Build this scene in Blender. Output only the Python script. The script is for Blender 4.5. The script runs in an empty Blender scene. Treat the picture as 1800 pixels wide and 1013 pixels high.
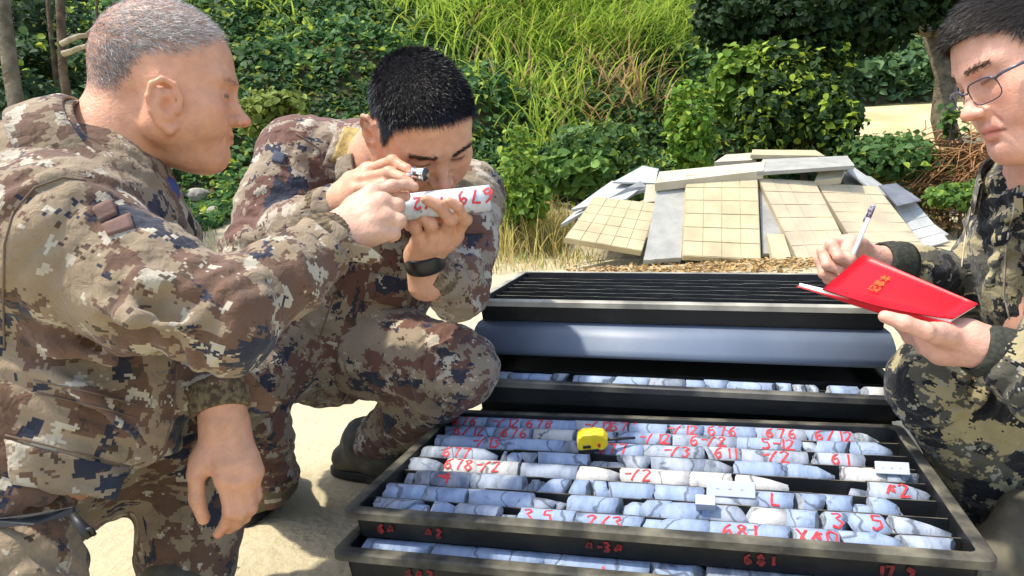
import bpy, bmesh, math, random
import numpy as np
from mathutils import Vector, Matrix
from mathutils.bvhtree import BVHTree

# ------------------------------------------------------------------ camera, sky, sun, exposure
FPX, PW, PH = 1300.0, 1800.0, 1013.0          # focal length in photo pixels, photo size
CAM_H, PITCH, ROLL = 0.70, math.radians(8.32), math.radians(-3.0)
scene = bpy.context.scene
col = scene.collection
cam_data = bpy.data.cameras.new("camera")
cam = bpy.data.objects.new("camera", cam_data)
col.objects.link(cam)
cam_data.sensor_width = 36.0
cam_data.lens = FPX / PW * 36.0
cam_data.clip_start, cam_data.clip_end = 0.05, 500.0
cam.matrix_world = (Matrix.Translation((0, 0, CAM_H)) @ Matrix.Rotation(math.pi / 2 - PITCH, 4, 'X')
                    @ Matrix.Rotation(ROLL, 4, 'Z'))
scene.camera = cam

SUN_EL, SUN_AZ = math.radians(66), math.radians(-100)   # azimuth from +Y (view direction) towards +X
to_sun = Vector((math.sin(SUN_AZ) * math.cos(SUN_EL), math.cos(SUN_AZ) * math.cos(SUN_EL), math.sin(SUN_EL)))
world = bpy.data.worlds.new("World")
scene.world = world
world.use_nodes = True
wn = world.node_tree
sky = wn.nodes.new("ShaderNodeTexSky")
sky.sky_type = 'NISHITA'
sky.sun_disc = False
sky.sun_elevation = SUN_EL
sky.sun_rotation = SUN_AZ
sky.dust_density = 2.0
wn.nodes["Background"].inputs[1].default_value = 0.15
wn.links.new(sky.outputs[0], wn.nodes["Background"].inputs[0])
sun_data = bpy.data.lights.new("sun", 'SUN')
sun_data.energy = 2.4
sun_data.angle = math.radians(2.0)
sun_data.color = (1.0, 0.93, 0.80)
sun = bpy.data.objects.new("sun", sun_data)
col.objects.link(sun)
sun.rotation_euler = to_sun.to_track_quat('Z', 'Y').to_euler()
scene.view_settings.view_transform = 'Standard'
scene.view_settings.look = 'None'
scene.view_settings.exposure = 1.3
scene.view_settings.gamma = 1.0
scene.render.engine = 'CYCLES'
scene.cycles.max_bounces = 6
scene.cycles.transparent_max_bounces = 6

random.seed(7)
rng = np.random.default_rng(7)
CR = np.array([[math.cos(ROLL), math.sin(ROLL)], [-math.sin(ROLL), math.cos(ROLL)]])

def cam_dir(px, py):
    """unit-depth world ray through a photo pixel"""
    u, v = CR @ np.array([px - PW / 2, py - PH / 2])
    x, dn = u / FPX, v / FPX
    return np.array([x, math.cos(PITCH) - dn * math.sin(PITCH), -math.sin(PITCH) - dn * math.cos(PITCH)])

def P(px, py, d):
    return np.array([0, 0, CAM_H]) + cam_dir(px, py) * d

def on_z(px, py, z):
    r = cam_dir(px, py)
    return np.array([0, 0, CAM_H]) + r * ((z - CAM_H) / r[2])

# camera axes in world space: right, up, towards camera
_m = np.array(cam.matrix_world.to_3x3())
CX, CY, CZ = _m[:, 0], _m[:, 1], _m[:, 2]

# ------------------------------------------------------------------ object helpers
def link(o, parent=None):
    col.objects.link(o)
    if parent is not None:
        o.parent = parent
    return o

def tag(o, label=None, cat=None, group=None, kind=None):
    if label: o["label"] = label
    if cat: o["category"] = cat
    if group: o["group"] = group
    if kind: o["kind"] = kind
    return o

def empty(name, loc=(0, 0, 0), parent=None):
    o = bpy.data.objects.new(name, None)
    o.location = loc
    o.empty_display_size = 0.1
    return link(o, parent)

def mesh_obj(name, verts, faces, mat, parent=None, smooth=False, mats=None):
    me = bpy.data.meshes.new(name)
    if isinstance(verts, np.ndarray) and isinstance(faces, np.ndarray):
        nv, nf, k = len(verts), len(faces), faces.shape[1]
        me.vertices.add(nv)
        me.vertices.foreach_set("co", verts.astype(np.float32).ravel())
        me.loops.add(nf * k)
        me.loops.foreach_set("vertex_index", faces.astype(np.int32).ravel())
        me.polygons.add(nf)
        me.polygons.foreach_set("loop_start", np.arange(0, nf * k, k, dtype=np.int32))
        me.update(calc_edges=True)
        me.validate()
    else:
        me.from_pydata([tuple(map(float, v)) for v in verts], [], [tuple(map(int, f)) for f in faces])
        me.update()
    if smooth:
        me.polygons.foreach_set("use_smooth", np.ones(len(me.polygons), dtype=bool))
    for m in ([mat] if mats is None else mats):
        me.materials.append(m)
    o = bpy.data.objects.new(name, me)
    return link(o, parent)

class MB:
    """collects shapes that become one mesh"""
    def __init__(s): s.v, s.f = [], []
    def add(s, v, f):
        b = len(s.v); s.v += [tuple(map(float, p)) for p in v]; s.f += [tuple(i + b for i in q) for q in f]
    def hexa(s, c):
        """8 corners: bottom 4 ccw, top 4 ccw"""
        s.add(c, [(3, 2, 1, 0), (4, 5, 6, 7), (0, 1, 5, 4), (1, 2, 6, 5), (2, 3, 7, 6), (3, 0, 4, 7)])
    def box(s, x0, x1, y0, y1, z0, z1):
        s.hexa([(x0, y0, z0), (x1, y0, z0), (x1, y1, z0), (x0, y1, z0), (x0, y0, z1), (x1, y0, z1), (x1, y1, z1), (x0, y1, z1)])
    def tube(s, pts, rad, n=8, cap=True):
        pts = [np.asarray(p, float) for p in pts]
        rad = rad if hasattr(rad, '__len__') else [rad] * len(pts)
        b = len(s.v); prev = None
        for i, p in enumerate(pts):
            t = pts[min(i + 1, len(pts) - 1)] - pts[max(i - 1, 0)]
            t = t / (np.linalg.norm(t) + 1e-9)
            if prev is None:
                a = np.cross(t, [0, 0, 1]) if abs(t[2]) < .9 else np.cross(t, [1, 0, 0])
            else:
                a = prev - t * np.dot(prev, t)
            a = a / (np.linalg.norm(a) + 1e-9); prev = a; c = np.cross(t, a)
            for k in range(n):
                th = 2 * math.pi * k / n
                s.v.append(tuple(p + rad[i] * (math.cos(th) * a + math.sin(th) * c)))
        for i in range(len(pts) - 1):
            for k in range(n):
                s.f.append((b + i * n + k, b + i * n + (k + 1) % n, b + (i + 1) * n + (k + 1) % n, b + (i + 1) * n + k))
        if cap:
            s.f.append(tuple(b + k for k in range(n))[::-1])
            s.f.append(tuple(b + (len(pts) - 1) * n + k for k in range(n)))
    def build(s, name, mat, parent=None, smooth=False, bevel=0.0):
        o = mesh_obj(name, s.v, s.f, mat, parent, smooth)
        if bevel:
            m = o.modifiers.new("bevel", 'BEVEL'); m.width = bevel; m.segments = 2; m.limit_method = 'ANGLE'
        return o

# ------------------------------------------------------------------ noise in numpy
_perm = np.random.default_rng(3).permutation(256)
_perm = np.concatenate([_perm, _perm, _perm])
_grad = np.random.default_rng(5).normal(size=(256, 3))
_grad /= np.linalg.norm(_grad, axis=1)[:, None]

def perlin(p):
    """gradient noise, p (N,3) -> (N,) about -0.7..0.7"""
    p = np.asarray(p, float); i = np.floor(p).astype(int); f = p - i
    u = f * f * f * (f * (f * 6 - 15) + 10); i &= 255; out = 0
    for dx in (0, 1):
        wx = u[:, 0] if dx else 1 - u[:, 0]
        for dy in (0, 1):
            wy = u[:, 1] if dy else 1 - u[:, 1]
            for dz in (0, 1):
                wz = u[:, 2] if dz else 1 - u[:, 2]
                h = _perm[_perm[_perm[(i[:, 0] + dx) & 255] + ((i[:, 1] + dy) & 255)] + ((i[:, 2] + dz) & 255)]
                g = _grad[h]
                out = out + wx * wy * wz * ((f[:, 0] - dx) * g[:, 0] + (f[:, 1] - dy) * g[:, 1] + (f[:, 2] - dz) * g[:, 2])
    return out

def fbm(p, oct=3):
    p = np.asarray(p, float); a, s, o = 1.0, 0, np.zeros(len(p))
    for k in range(oct):
        o += a * perlin(p * 2 ** k + 17.3 * k); s += a; a *= .5
    return o / s

# ------------------------------------------------------------------ materials
MATS = {}
def nodes(m): return m.node_tree.nodes, m.node_tree.links

def mat(name, color, rough=.7, metal=0., noise=None, bump=None, spec=.5, coat=0., sss=0., sheen=0.):
    """noise = (scale, second colour, detail, lo, hi); bump = (scale, strength, distance)"""
    if name in MATS: return MATS[name]
    m = bpy.data.materials.new(name); m.use_nodes = True
    n, l = nodes(m); b = n["Principled BSDF"]
    b.inputs["Base Color"].default_value = (*color, 1)
    b.inputs["Roughness"].default_value = rough
    b.inputs["Metallic"].default_value = metal
    b.inputs["Specular IOR Level"].default_value = spec
    b.inputs["Coat Weight"].default_value = coat
    b.inputs["Sheen Weight"].default_value = sheen
    tc = n.new("ShaderNodeTexCoord")
    if noise:
        sc, c2, det, lo, hi = noise
        t = n.new("ShaderNodeTexNoise"); t.inputs["Scale"].default_value = sc; t.inputs["Detail"].default_value = det
        r = n.new("ShaderNodeMapRange"); r.inputs[1].default_value = lo; r.inputs[2].default_value = hi
        x = n.new("ShaderNodeMix"); x.data_type = 'RGBA'
        x.inputs[6].default_value = (*color, 1); x.inputs[7].default_value = (*c2, 1)
        l.new(tc.outputs["Object"], t.inputs["Vector"]); l.new(t.outputs[0], r.inputs[0]); l.new(r.outputs[0], x.inputs[0])
        l.new(x.outputs[2], b.inputs["Base Color"])
    if bump:
        t = n.new("ShaderNodeTexNoise"); t.inputs["Scale"].default_value = bump[0]; t.inputs["Detail"].default_value = 5
        bp = n.new("ShaderNodeBump"); bp.inputs["Strength"].default_value = bump[1]; bp.inputs["Distance"].default_value = bump[2]
        l.new(tc.outputs["Object"], t.inputs["Vector"]); l.new(t.outputs[0], bp.inputs["Height"]); l.new(bp.outputs[0], b.inputs["Normal"])
    MATS[name] = m
    return m

def attr_mat(name, rough=.6, trans=0., gain=1., spec=.3):
    """colour from the mesh's 'tint' attribute (leaf colours), optional translucency"""
    if name in MATS: return MATS[name]
    m = bpy.data.materials.new(name); m.use_nodes = True
    n, l = nodes(m); b = n["Principled BSDF"]
    a = n.new("ShaderNodeAttribute"); a.attribute_name = "tint"
    b.inputs["Roughness"].default_value = rough; b.inputs["Specular IOR Level"].default_value = spec
    l.new(a.outputs["Color"], b.inputs["Base Color"])
    if trans:
        tr = n.new("ShaderNodeBsdfTranslucent"); mx = n.new("ShaderNodeMixShader"); mx.inputs[0].default_value = trans
        hs = n.new("ShaderNodeHueSaturation"); hs.inputs["Value"].default_value = 1.6; hs.inputs["Hue"].default_value = .48
        l.new(a.outputs["Color"], hs.inputs["Color"]); l.new(hs.outputs[0], tr.inputs["Color"])
        l.new(b.outputs[0], mx.inputs[1]); l.new(tr.outputs[0], mx.inputs[2])
        l.new(mx.outputs[0], n["Material Output"].inputs[0])
    MATS[name] = m
    return m

def set_tint(o, rgb, domain='POINT'):
    rgb = np.asarray(rgb, np.float32)
    a = o.data.color_attributes.new("tint", 'FLOAT_COLOR', domain)
    a.data.foreach_set("color", np.concatenate([rgb, np.ones((len(rgb), 1), np.float32)], 1).ravel())

def camo(name, base, layers, px=.006):
    """digital camouflage: noise on pixel-snapped cloth coordinates (UV in metres); layers = (colour, scale, threshold, offset)"""
    m = bpy.data.materials.new(name); m.use_nodes = True
    n, l = nodes(m); b = n["Principled BSDF"]
    b.inputs["Roughness"].default_value = .88; b.inputs["Specular IOR Level"].default_value = .18
    b.inputs["Sheen Weight"].default_value = .15
    uv = n.new("ShaderNodeUVMap"); uv.uv_map = "cloth"
    sn = n.new("ShaderNodeVectorMath"); sn.operation = 'SNAP'; sn.inputs[1].default_value = (px, px, px)
    l.new(uv.outputs[0], sn.inputs[0])
    cur = None
    for i, (c, sc, th, off, stretch) in enumerate(layers):
        mp = n.new("ShaderNodeMapping"); mp.inputs["Location"].default_value = (off, off * 1.7, 0)
        mp.inputs["Scale"].default_value = (1.0, stretch, 1.0)
        t = n.new("ShaderNodeTexNoise"); t.noise_dimensions = '2D'
        t.inputs["Scale"].default_value = sc; t.inputs["Detail"].default_value = 6; t.inputs["Roughness"].default_value = .62
        g = n.new("ShaderNodeMath"); g.operation = 'GREATER_THAN'; g.inputs[1].default_value = th
        x = n.new("ShaderNodeMix"); x.data_type = 'RGBA'; x.inputs[7].default_value = (*c, 1)
        l.new(sn.outputs[0], mp.inputs[0]); l.new(mp.outputs[0], t.inputs["Vector"]); l.new(t.outputs[0], g.inputs[0]); l.new(g.outputs[0], x.inputs[0])
        if cur is None: x.inputs[6].default_value = (*base, 1)
        else: l.new(cur, x.inputs[6])
        cur = x.outputs[2]
    # worn, faded cloth: slight large-scale value variation
    tc = n.new("ShaderNodeTexCoord")
    t2 = n.new("ShaderNodeTexNoise"); t2.inputs["Scale"].default_value = 14; t2.inputs["Detail"].default_value = 4
    mr = n.new("ShaderNodeMapRange"); mr.inputs[1].default_value = .3; mr.inputs[2].default_value = .7; mr.inputs[3].default_value = .82; mr.inputs[4].default_value = 1.15
    hs = n.new("ShaderNodeHueSaturation")
    l.new(tc.outputs["Object"], t2.inputs["Vector"]); l.new(t2.outputs[0], mr.inputs[0]); l.new(mr.outputs[0], hs.inputs["Value"])
    l.new(cur, hs.inputs["Color"]); l.new(hs.outputs[0], b.inputs["Base Color"])
    # weave and small puckers
    w = n.new("ShaderNodeTexNoise"); w.inputs["Scale"].default_value = 55; w.inputs["Detail"].default_value = 6
    w.inputs["Distortion"].default_value = .6
    bp = n.new("ShaderNodeBump"); bp.inputs["Strength"].default_value = .8; bp.inputs["Distance"].default_value = .008
    l.new(tc.outputs["Object"], w.inputs["Vector"]); l.new(w.outputs[0], bp.inputs["Height"]); l.new(bp.outputs[0], b.inputs["Normal"])
    MATS[name] = m
    return m

def skin_mat(name, rough=.48):
    if name in MATS: return MATS[name]
    m = bpy.data.materials.new(name); m.use_nodes = True
    n, l = nodes(m); b = n["Principled BSDF"]
    a = n.new("ShaderNodeAttribute"); a.attribute_name = "tint"
    tc = n.new("ShaderNodeTexCoord")
    t = n.new("ShaderNodeTexNoise"); t.inputs["Scale"].default_value = 60; t.inputs["Detail"].default_value = 5
    mr = n.new("ShaderNodeMapRange"); mr.inputs[1].default_value = .3; mr.inputs[2].default_value = .7; mr.inputs[3].default_value = .89; mr.inputs[4].default_value = 1.08
    hs = n.new("ShaderNodeHueSaturation")
    l.new(tc.outputs["Object"], t.inputs["Vector"]); l.new(t.outputs[0], mr.inputs[0]); l.new(mr.outputs[0], hs.inputs["Value"])
    l.new(a.outputs["Color"], hs.inputs["Color"])
    t3 = n.new("ShaderNodeTexNoise"); t3.inputs["Scale"].default_value = 180; t3.inputs["Detail"].default_value = 3; l.new(tc.outputs["Object"], t3.inputs["Vector"])
    m3 = n.new("ShaderNodeMapRange"); m3.inputs[1].default_value = .60; m3.inputs[2].default_value = .74; m3.inputs[4].default_value = .18; l.new(t3.outputs[0], m3.inputs[0])
    x3 = n.new("ShaderNodeMix"); x3.data_type = 'RGBA'; x3.inputs[7].default_value = (.30, .12, .07, 1); l.new(m3.outputs[0], x3.inputs[0]); l.new(hs.outputs[0], x3.inputs[6]); l.new(x3.outputs[2], b.inputs["Base Color"])
    b.inputs["Roughness"].default_value = rough; b.inputs["Specular IOR Level"].default_value = .4
    b.inputs["Subsurface Weight"].default_value = .25
    b.inputs["Subsurface Radius"].default_value = (1.0, .35, .2)
    b.inputs["Subsurface Scale"].default_value = .0035
    w = n.new("ShaderNodeTexNoise"); w.inputs["Scale"].default_value = 220; w.inputs["Detail"].default_value = 4
    bp = n.new("ShaderNodeBump"); bp.inputs["Strength"].default_value = .5; bp.inputs["Distance"].default_value = .002
    l.new(tc.outputs["Object"], w.inputs["Vector"]); l.new(w.outputs[0], bp.inputs["Height"]); l.new(bp.outputs[0], b.inputs["Normal"])
    MATS[name] = m
    return m
# ------------------------------------------------------------------ terrain
def sstep(a, b, x):
    t = np.clip((x - a) / (b - a), 0, 1); return t * t * (3 - 2 * t)

def foot(x):
    return np.interp(x, [-30, -6, -3, -1, .5, 3, 5, 8, 30], [5.4, 5.6, 5.8, 6.0, 6.4, 7.4, 7.6, 7.2, 7.0])

def terrain(x, y):
    x = np.asarray(x, float); y = np.asarray(y, float)
    t = np.maximum(y - foot(x), 0)
    hill = np.where(t < 1.2, .16 * t * t / 1.2 * 1.2, .16 * 1.44 + .40 * (t - 1.2)) + .34 * np.maximum(t - 2.0, 0)
    rt = np.maximum(y - 7.4, 0)
    right = .17 * rt + .10 * np.maximum(y - 11.8, 0) + .55 * np.maximum(y - 16.0, 0)
    w = sstep(3.6, 5.6, x)
    h = hill * (1 - w) + right * w
    n = fbm(np.stack([x * .55, y * .55, x * 0 + 2.2], -1).reshape(-1, 3), 3).reshape(x.shape)
    road = sstep(11.2, 11.8, y) * (1 - sstep(15.7, 16.2, y)) * w
    return h + n * .55 * sstep(0, 2.5, t) * (1 - road) + .004 * fbm(np.stack([x * 4, y * 4, x * 0], -1).reshape(-1, 3), 2).reshape(x.shape)

def grid_mesh(name, xs, ys, zf, m, **kw):
    X, Y = np.meshgrid(xs, ys)
    V = np.stack([X, Y, zf(X, Y)], -1).reshape(-1, 3)
    nx, ny = len(xs), len(ys)
    i = np.arange(nx * ny).reshape(ny, nx)
    F = np.stack([i[:-1, :-1], i[:-1, 1:], i[1:, 1:], i[1:, :-1]], -1).reshape(-1, 4)
    return mesh_obj(name, V, F, m, None, True)

soil = mat("sandy_soil", (.47, .415, .275), .95, noise=(2.2, (.38, .325, .205), 8, .35, .68), bump=(38, .6, .02), spec=.1)
dirt = mat("hill_soil", (.10, .085, .045), .95, noise=(3, (.045, .05, .02), 6, .4, .6), spec=.1)
xs = np.concatenate([np.linspace(-60, -10, 26)[:-1], np.linspace(-10, 12, 111), np.linspace(12, 60, 25)[1:]])
g = grid_mesh("ground", xs, np.concatenate([np.linspace(-30, 0, 16)[:-1], np.linspace(0, 8.2, 83)]), lambda x, y: terrain(x, y), soil)
tag(g, kind="structure")
hs_ = grid_mesh("hillside", xs, np.concatenate([np.linspace(8.2, 22, 80), np.linspace(22, 60, 20)[1:]]), terrain, dirt)
tag(hs_, kind="structure")
roadm = mat("pale_road", (.52, .45, .26), .95, noise=(.9, (.40, .33, .17), 7, .4, .65), bump=(20, .5, .03), spec=.1)
rd = grid_mesh("road", np.linspace(4.6, 22, 60), np.linspace(11.9, 15.6, 20), lambda x, y: terrain(x, y) + .03, roadm)
tag(rd, kind="structure")

# ------------------------------------------------------------------ leaves, blades
def leaf_cloud(name, pos, size, tint, normal=None, m=None, parent=None, droop=.5, seed=1, aspect=.8):
    """one mesh of many folded heart-shaped leaves"""
    r = np.random.default_rng(seed); N = len(pos)
    nrm = r.normal(size=(N, 3)) * .55 + (np.array([0, -.35, .85]) if normal is None else normal)
    nrm /= np.linalg.norm(nrm, axis=1)[:, None]
    d = r.normal(size=(N, 3)); d[:, 2] -= droop
    d -= nrm * (d * nrm).sum(1)[:, None]; d /= np.linalg.norm(d, axis=1)[:, None] + 1e-9
    s = np.cross(nrm, d)
    L = np.array([[0, -.5, 0], [.42, -.36, .10], [.5, 0, .16], [.25, .34, .09], [0, .6, -.06], [-.25, .34, .09], [-.5, 0, .16], [-.42, -.36, .10]])
    V = pos[:, None] + size[:, None, None] * (L[None, :, 0:1] * aspect * s[:, None] + L[None, :, 1:2] * d[:, None] + L[None, :, 2:3] * nrm[:, None])
    q = np.array([[0, 1, 2, 3], [0, 3, 4, 5], [0, 5, 6, 7]])
    F = (np.arange(N)[:, None, None] * 8 + q[None]).reshape(-1, 4)
    o = mesh_obj(name, V.reshape(-1, 3), F, m, parent, False)
    set_tint(o, np.repeat(tint, 8, 0))
    return o

def greens(n, seed, a=(.022, .062, .022), b=(.10, .20, .045), c=None, pc=.0):
    r = np.random.default_rng(seed); t = r.beta(1.4, 2.2, n)[:, None]
    g_ = np.array(a) * (1 - t) + np.array(b) * t
    if c is not None:
        k = r.random(n) < pc; g_[k] = np.array(c) * r.uniform(.7, 1.2, (k.sum(), 1))
    return g_

def blades(name, base, height, width, lean, tint, m, parent=None, seed=1, seg=5, curl=1.0):
    r = np.random.default_rng(seed); N = len(base)
    th = r.uniform(0, 2 * np.pi, N)
    dr = np.stack([np.cos(th), np.sin(th), np.zeros(N)], 1) * lean[:, None]
    side = np.stack([-np.sin(th), np.cos(th), np.zeros(N)], 1)
    t = np.linspace(0, 1, seg + 1)
    C = base[:, None] + height[:, None, None] * (dr[:, None] * (t ** 1.7)[None, :, None] + np.array([0, 0, 1.]) * (t - .55 * curl * lean[:, None] * t ** 2.6)[:, :, None])
    w = width[:, None] * np.clip(np.minimum(t * 4 + .35, 1.25 * (1 - t) + .03), 0, 1)[None]
    V = np.stack([C - side[:, None] * w[..., None], C + side[:, None] * w[..., None]], 2)
    i = np.arange(N)[:, None] * (seg + 1) * 2 + np.arange(seg)[None] * 2
    F = np.stack([i, i + 1, i + 3, i + 2], -1).reshape(-1, 4)
    o = mesh_obj(name, V.reshape(-1, 3), F, m, parent, False)
    set_tint(o, np.repeat(tint, (seg + 1) * 2, 0))
    return o

leafm = attr_mat("leaf", .62, .30, spec=.2)
bladem = attr_mat("grass_blade", .55, .35)
drym = attr_mat("dry_stalk", .8, .1, spec=.15)

def scatter_hill(n, x0, x1, y0, y1, seed):
    r = np.random.default_rng(seed)
    y = y0 + (y1 - y0) * r.random(n) ** 1.25
    x = r.uniform(x0, x1, n) * (y / y1 * .75 + .25)
    return x, y

# creeper covering the slope
x, y = scatter_hill(185000, -19, 14, 5.2, 15.5, 11)
w = sstep(3.8, 5.0, x)
keep = (y > foot(x) + .45 + 1.0 * (x < -.2) + .5 * fbm(np.stack([x * .8, y * .8, y * 0], 1), 2)) & ~((w > .1) & (y > 11.0) & (y < 16.2))
keep &= ~((x > .3) & (x < 4.2) & (y < 8.0))
x, y = x[keep], y[keep]
lump = fbm(np.stack([x * 1.1, y * 1.1, y * 0 + 4], 1), 3)
z = terrain(x, y) + np.maximum(.16 + lump * 1.2, .02) * rng.random(len(x)) ** .6
tt = fbm(np.stack([x * .7, y * .7, z * .7], 1), 2)
tn = greens(len(x), 5, (.022, .065, .022), (.10, .21, .06), (.26, .34, .05), .16)
tn *= (1 + .9 * tt)[:, None]
sz = rng.uniform(.05, .115, len(x)) * (.55 + y / 18)
o = leaf_cloud("creeper_leaves", np.stack([x, y, z], 1), sz, tn, m=leafm, seed=12)
tag(o, "dark green creeper leaves covering the slope behind the men", "creeper", kind="stuff")
# bank beyond the road
xb = rng.uniform(4, 16, 16000); yb = 16.0 + 5 * rng.random(16000) ** 1.2
zb = terrain(xb, yb) + .9 * rng.random(16000) ** .7
o = leaf_cloud("bank_leaves", np.stack([xb, yb, zb], 1), rng.uniform(.12, .26, 16000), greens(16000, 6, (.05, .11, .05), (.17, .28, .10)), m=leafm, seed=13)
tag(o, "leafy green bank on the far side of the pale road", "bank plants", kind="stuff")

# tall yellow-green grass on the crest, behind the middle man
def hill_point(px, py, d0=4.5, d1=22):
    """where the ray through a pixel meets the terrain"""
    ds = np.linspace(d0, d1, 300); r = cam_dir(px, py)
    pts = np.array([0, 0, CAM_H]) + ds[:, None] * r
    hit = np.nonzero(pts[:, 2] < terrain(pts[:, 0], pts[:, 1]))[0]
    return pts[hit[0]] if len(hit) else pts[-1]

bp, bh, bl, bt, bw = [], [], [], [], []
for px, py, n, hgt, dry in [(800, 60, 170, .75, .05), (860, 95, 170, .8, .08), (930, 70, 220, .85, .04), (990, 110, 200, .85, .10), (1050, 95, 220, .9, .1),
                            (1110, 95, 220, .95, .15), (1170, 70, 260, .85, .08), (900, 30, 320, .9, .02), (980, 20, 360, .95, .02), (1060, 20, 360, .95, .02),
                            (1140, 10, 330, .9, .03), (830, 10, 300, .8, .02), (1210, 40, 200, .8, .08), (480, 30, 60, .5, .02), (155, 150, 60, .4, .02),
                            (1000, 170, 130, .85, .2), (1095, 175, 120, .9, .75), (1020, 215, 110, .8, .2), (900, 175, 110, .8, .1), (960, 245, 100, .75, .1), (1075, 225, 100, .85, .8),
                            (750, 20, 120, .7, .05)]:
    n = int(n * 1.9) if py < 130 else n
    c = hill_point(px, max(py - 5, -20))
    k = np.random.default_rng(int(px + py)); o_ = k.normal(size=(n, 2)) * [.30, .25]
    bx = c[0] + o_[:, 0]; by = c[1] + o_[:, 1]
    bp.append(np.stack([bx, by, terrain(bx, by)], 1)); bh.append(hgt * k.uniform(.5, 1.15, n)); bl.append(k.uniform(.45, 1.25, n))
    t = k.random((n, 1)); c_ = np.array([.11, .23, .035]) * (1 - t) + np.array([.34, .46, .07]) * t
    dd = k.random(n) < dry * (.4 if py < 130 else 1); c_[dd] = np.array([.42, .30, .14]) * k.uniform(.6, 1.1, (dd.sum(), 1)); bt.append(c_)
    bw.append(k.uniform(.010, .020, n))
o = blades("tall_grass", np.concatenate(bp), np.concatenate(bh), np.concatenate(bw), np.concatenate(bl), np.concatenate(bt), bladem, seed=4, seg=6)
tag(o, "tall arching yellow-green grass on the slope behind the dark-haired man", "grass", kind="stuff")

# low dry grass and weeds where the yard meets the slope
n = 9000
x = rng.uniform(-4.5, 4.5, n); y = foot(x) - .8 + 2.3 * rng.random(n)
keep = ~((x > .75) & (x < 4.2) & (y < 6.9) & (y > 5.25)); x, y = x[keep], y[keep]; n = len(x)
t = rng.random((n, 1)); dry = rng.random(n) < .7
tn = np.where(dry[:, None], np.array([.46, .38, .16]) * (.6 + .6 * t), np.array([.13, .20, .04]) * (.6 + .8 * t))
o = blades("dry_grass", np.stack([x, y, terrain(x, y)], 1), rng.uniform(.05, .2, n), rng.uniform(.003, .007, n), rng.uniform(.2, 1.1, n), tn, bladem, seed=8, seg=3)
tag(o, "low dry yellow grass at the foot of the slope", "grass", kind="stuff")
n = 3500
k = rng.normal(size=(n, 2)); c1 = on_z(950, 440, 0)
x = c1[0] - .15 + k[:, 0] * .42; y = c1[1] - .2 + k[:, 1] * .35; t = rng.random((n, 1))
o = blades("dry_weeds", np.stack([x, y, terrain(x, y)], 1), rng.uniform(.10, .62, n) * np.exp(-((k[:, 0] / 1.6) ** 2)), rng.uniform(.003, .006, n), rng.uniform(.15, .9, n),
           np.array([.45, .40, .13]) * (.5 + .7 * t), bladem, seed=9, seg=4)
tag(o, "straw coloured weeds beside the left end of the slab pile", "weeds", kind="stuff")
# leaf litter and straw in front of the pile
n = 1800
x = rng.uniform(.4, 3.0, n); y = rng.normal(5.15, .2, n)
o = leaf_cloud("leaf_litter", np.stack([x, y, terrain(x, y) + .015], 1), rng.uniform(.02, .06, n), np.array([.36, .24, .10]) * rng.uniform(.5, 1.3, (n, 1)), np.array([0, 0, 1.5]), m=drym, seed=15, aspect=.5)
tag(o, "brown leaf litter on the ground in front of the slabs", "leaf litter", kind="stuff")
# pebbles on the yard
n = 420
mb = MB(); r_ = random.Random(5)
for i in range(n):
    px = r_.uniform(-3, 3); py = r_.uniform(1.2, 5.5); s = r_.uniform(.003, .011) * (1 if r_.random() < .93 else 2.2)
    zc = float(terrain(px, py)); a = r_.random() * 6
    v = [(px + s * math.cos(a + j * 1.257) * r_.uniform(.7, 1.2), py + s * math.sin(a + j * 1.257), zc - .001) for j in range(5)]
    mb.add(v + [(px, py, zc + s * .7)], [(0, 1, 5), (1, 2, 5), (2, 3, 5), (3, 4, 5), (4, 0, 5)])
tag(mb.build("pebbles", mat("pebble", (.45, .38, .24), .9, noise=(9, (.28, .24, .17), 3, .4, .6))), "small pale pebbles strewn over the sandy yard", "pebbles", kind="stuff")

# ------------------------------------------------------------------ trees and shrubs
barkm = mat("bark", (.13, .095, .06), .95, noise=(14, (.055, .042, .03), 6, .35, .65), bump=(30, .9, .03), spec=.1)
palebark = mat("pale_bark", (.20, .17, .12), .95, noise=(10, (.09, .08, .055), 6, .35, .65), bump=(25, .8, .03), spec=.1)

def wob(a, b, n, amp, seed):
    r = np.random.default_rng(seed); t = np.linspace(0, 1, n)[:, None]
    p = np.asarray(a) * (1 - t) + np.asarray(b) * t
    p[1:-1] += r.normal(size=(n - 2, 3)) * amp
    return list(p)

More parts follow.
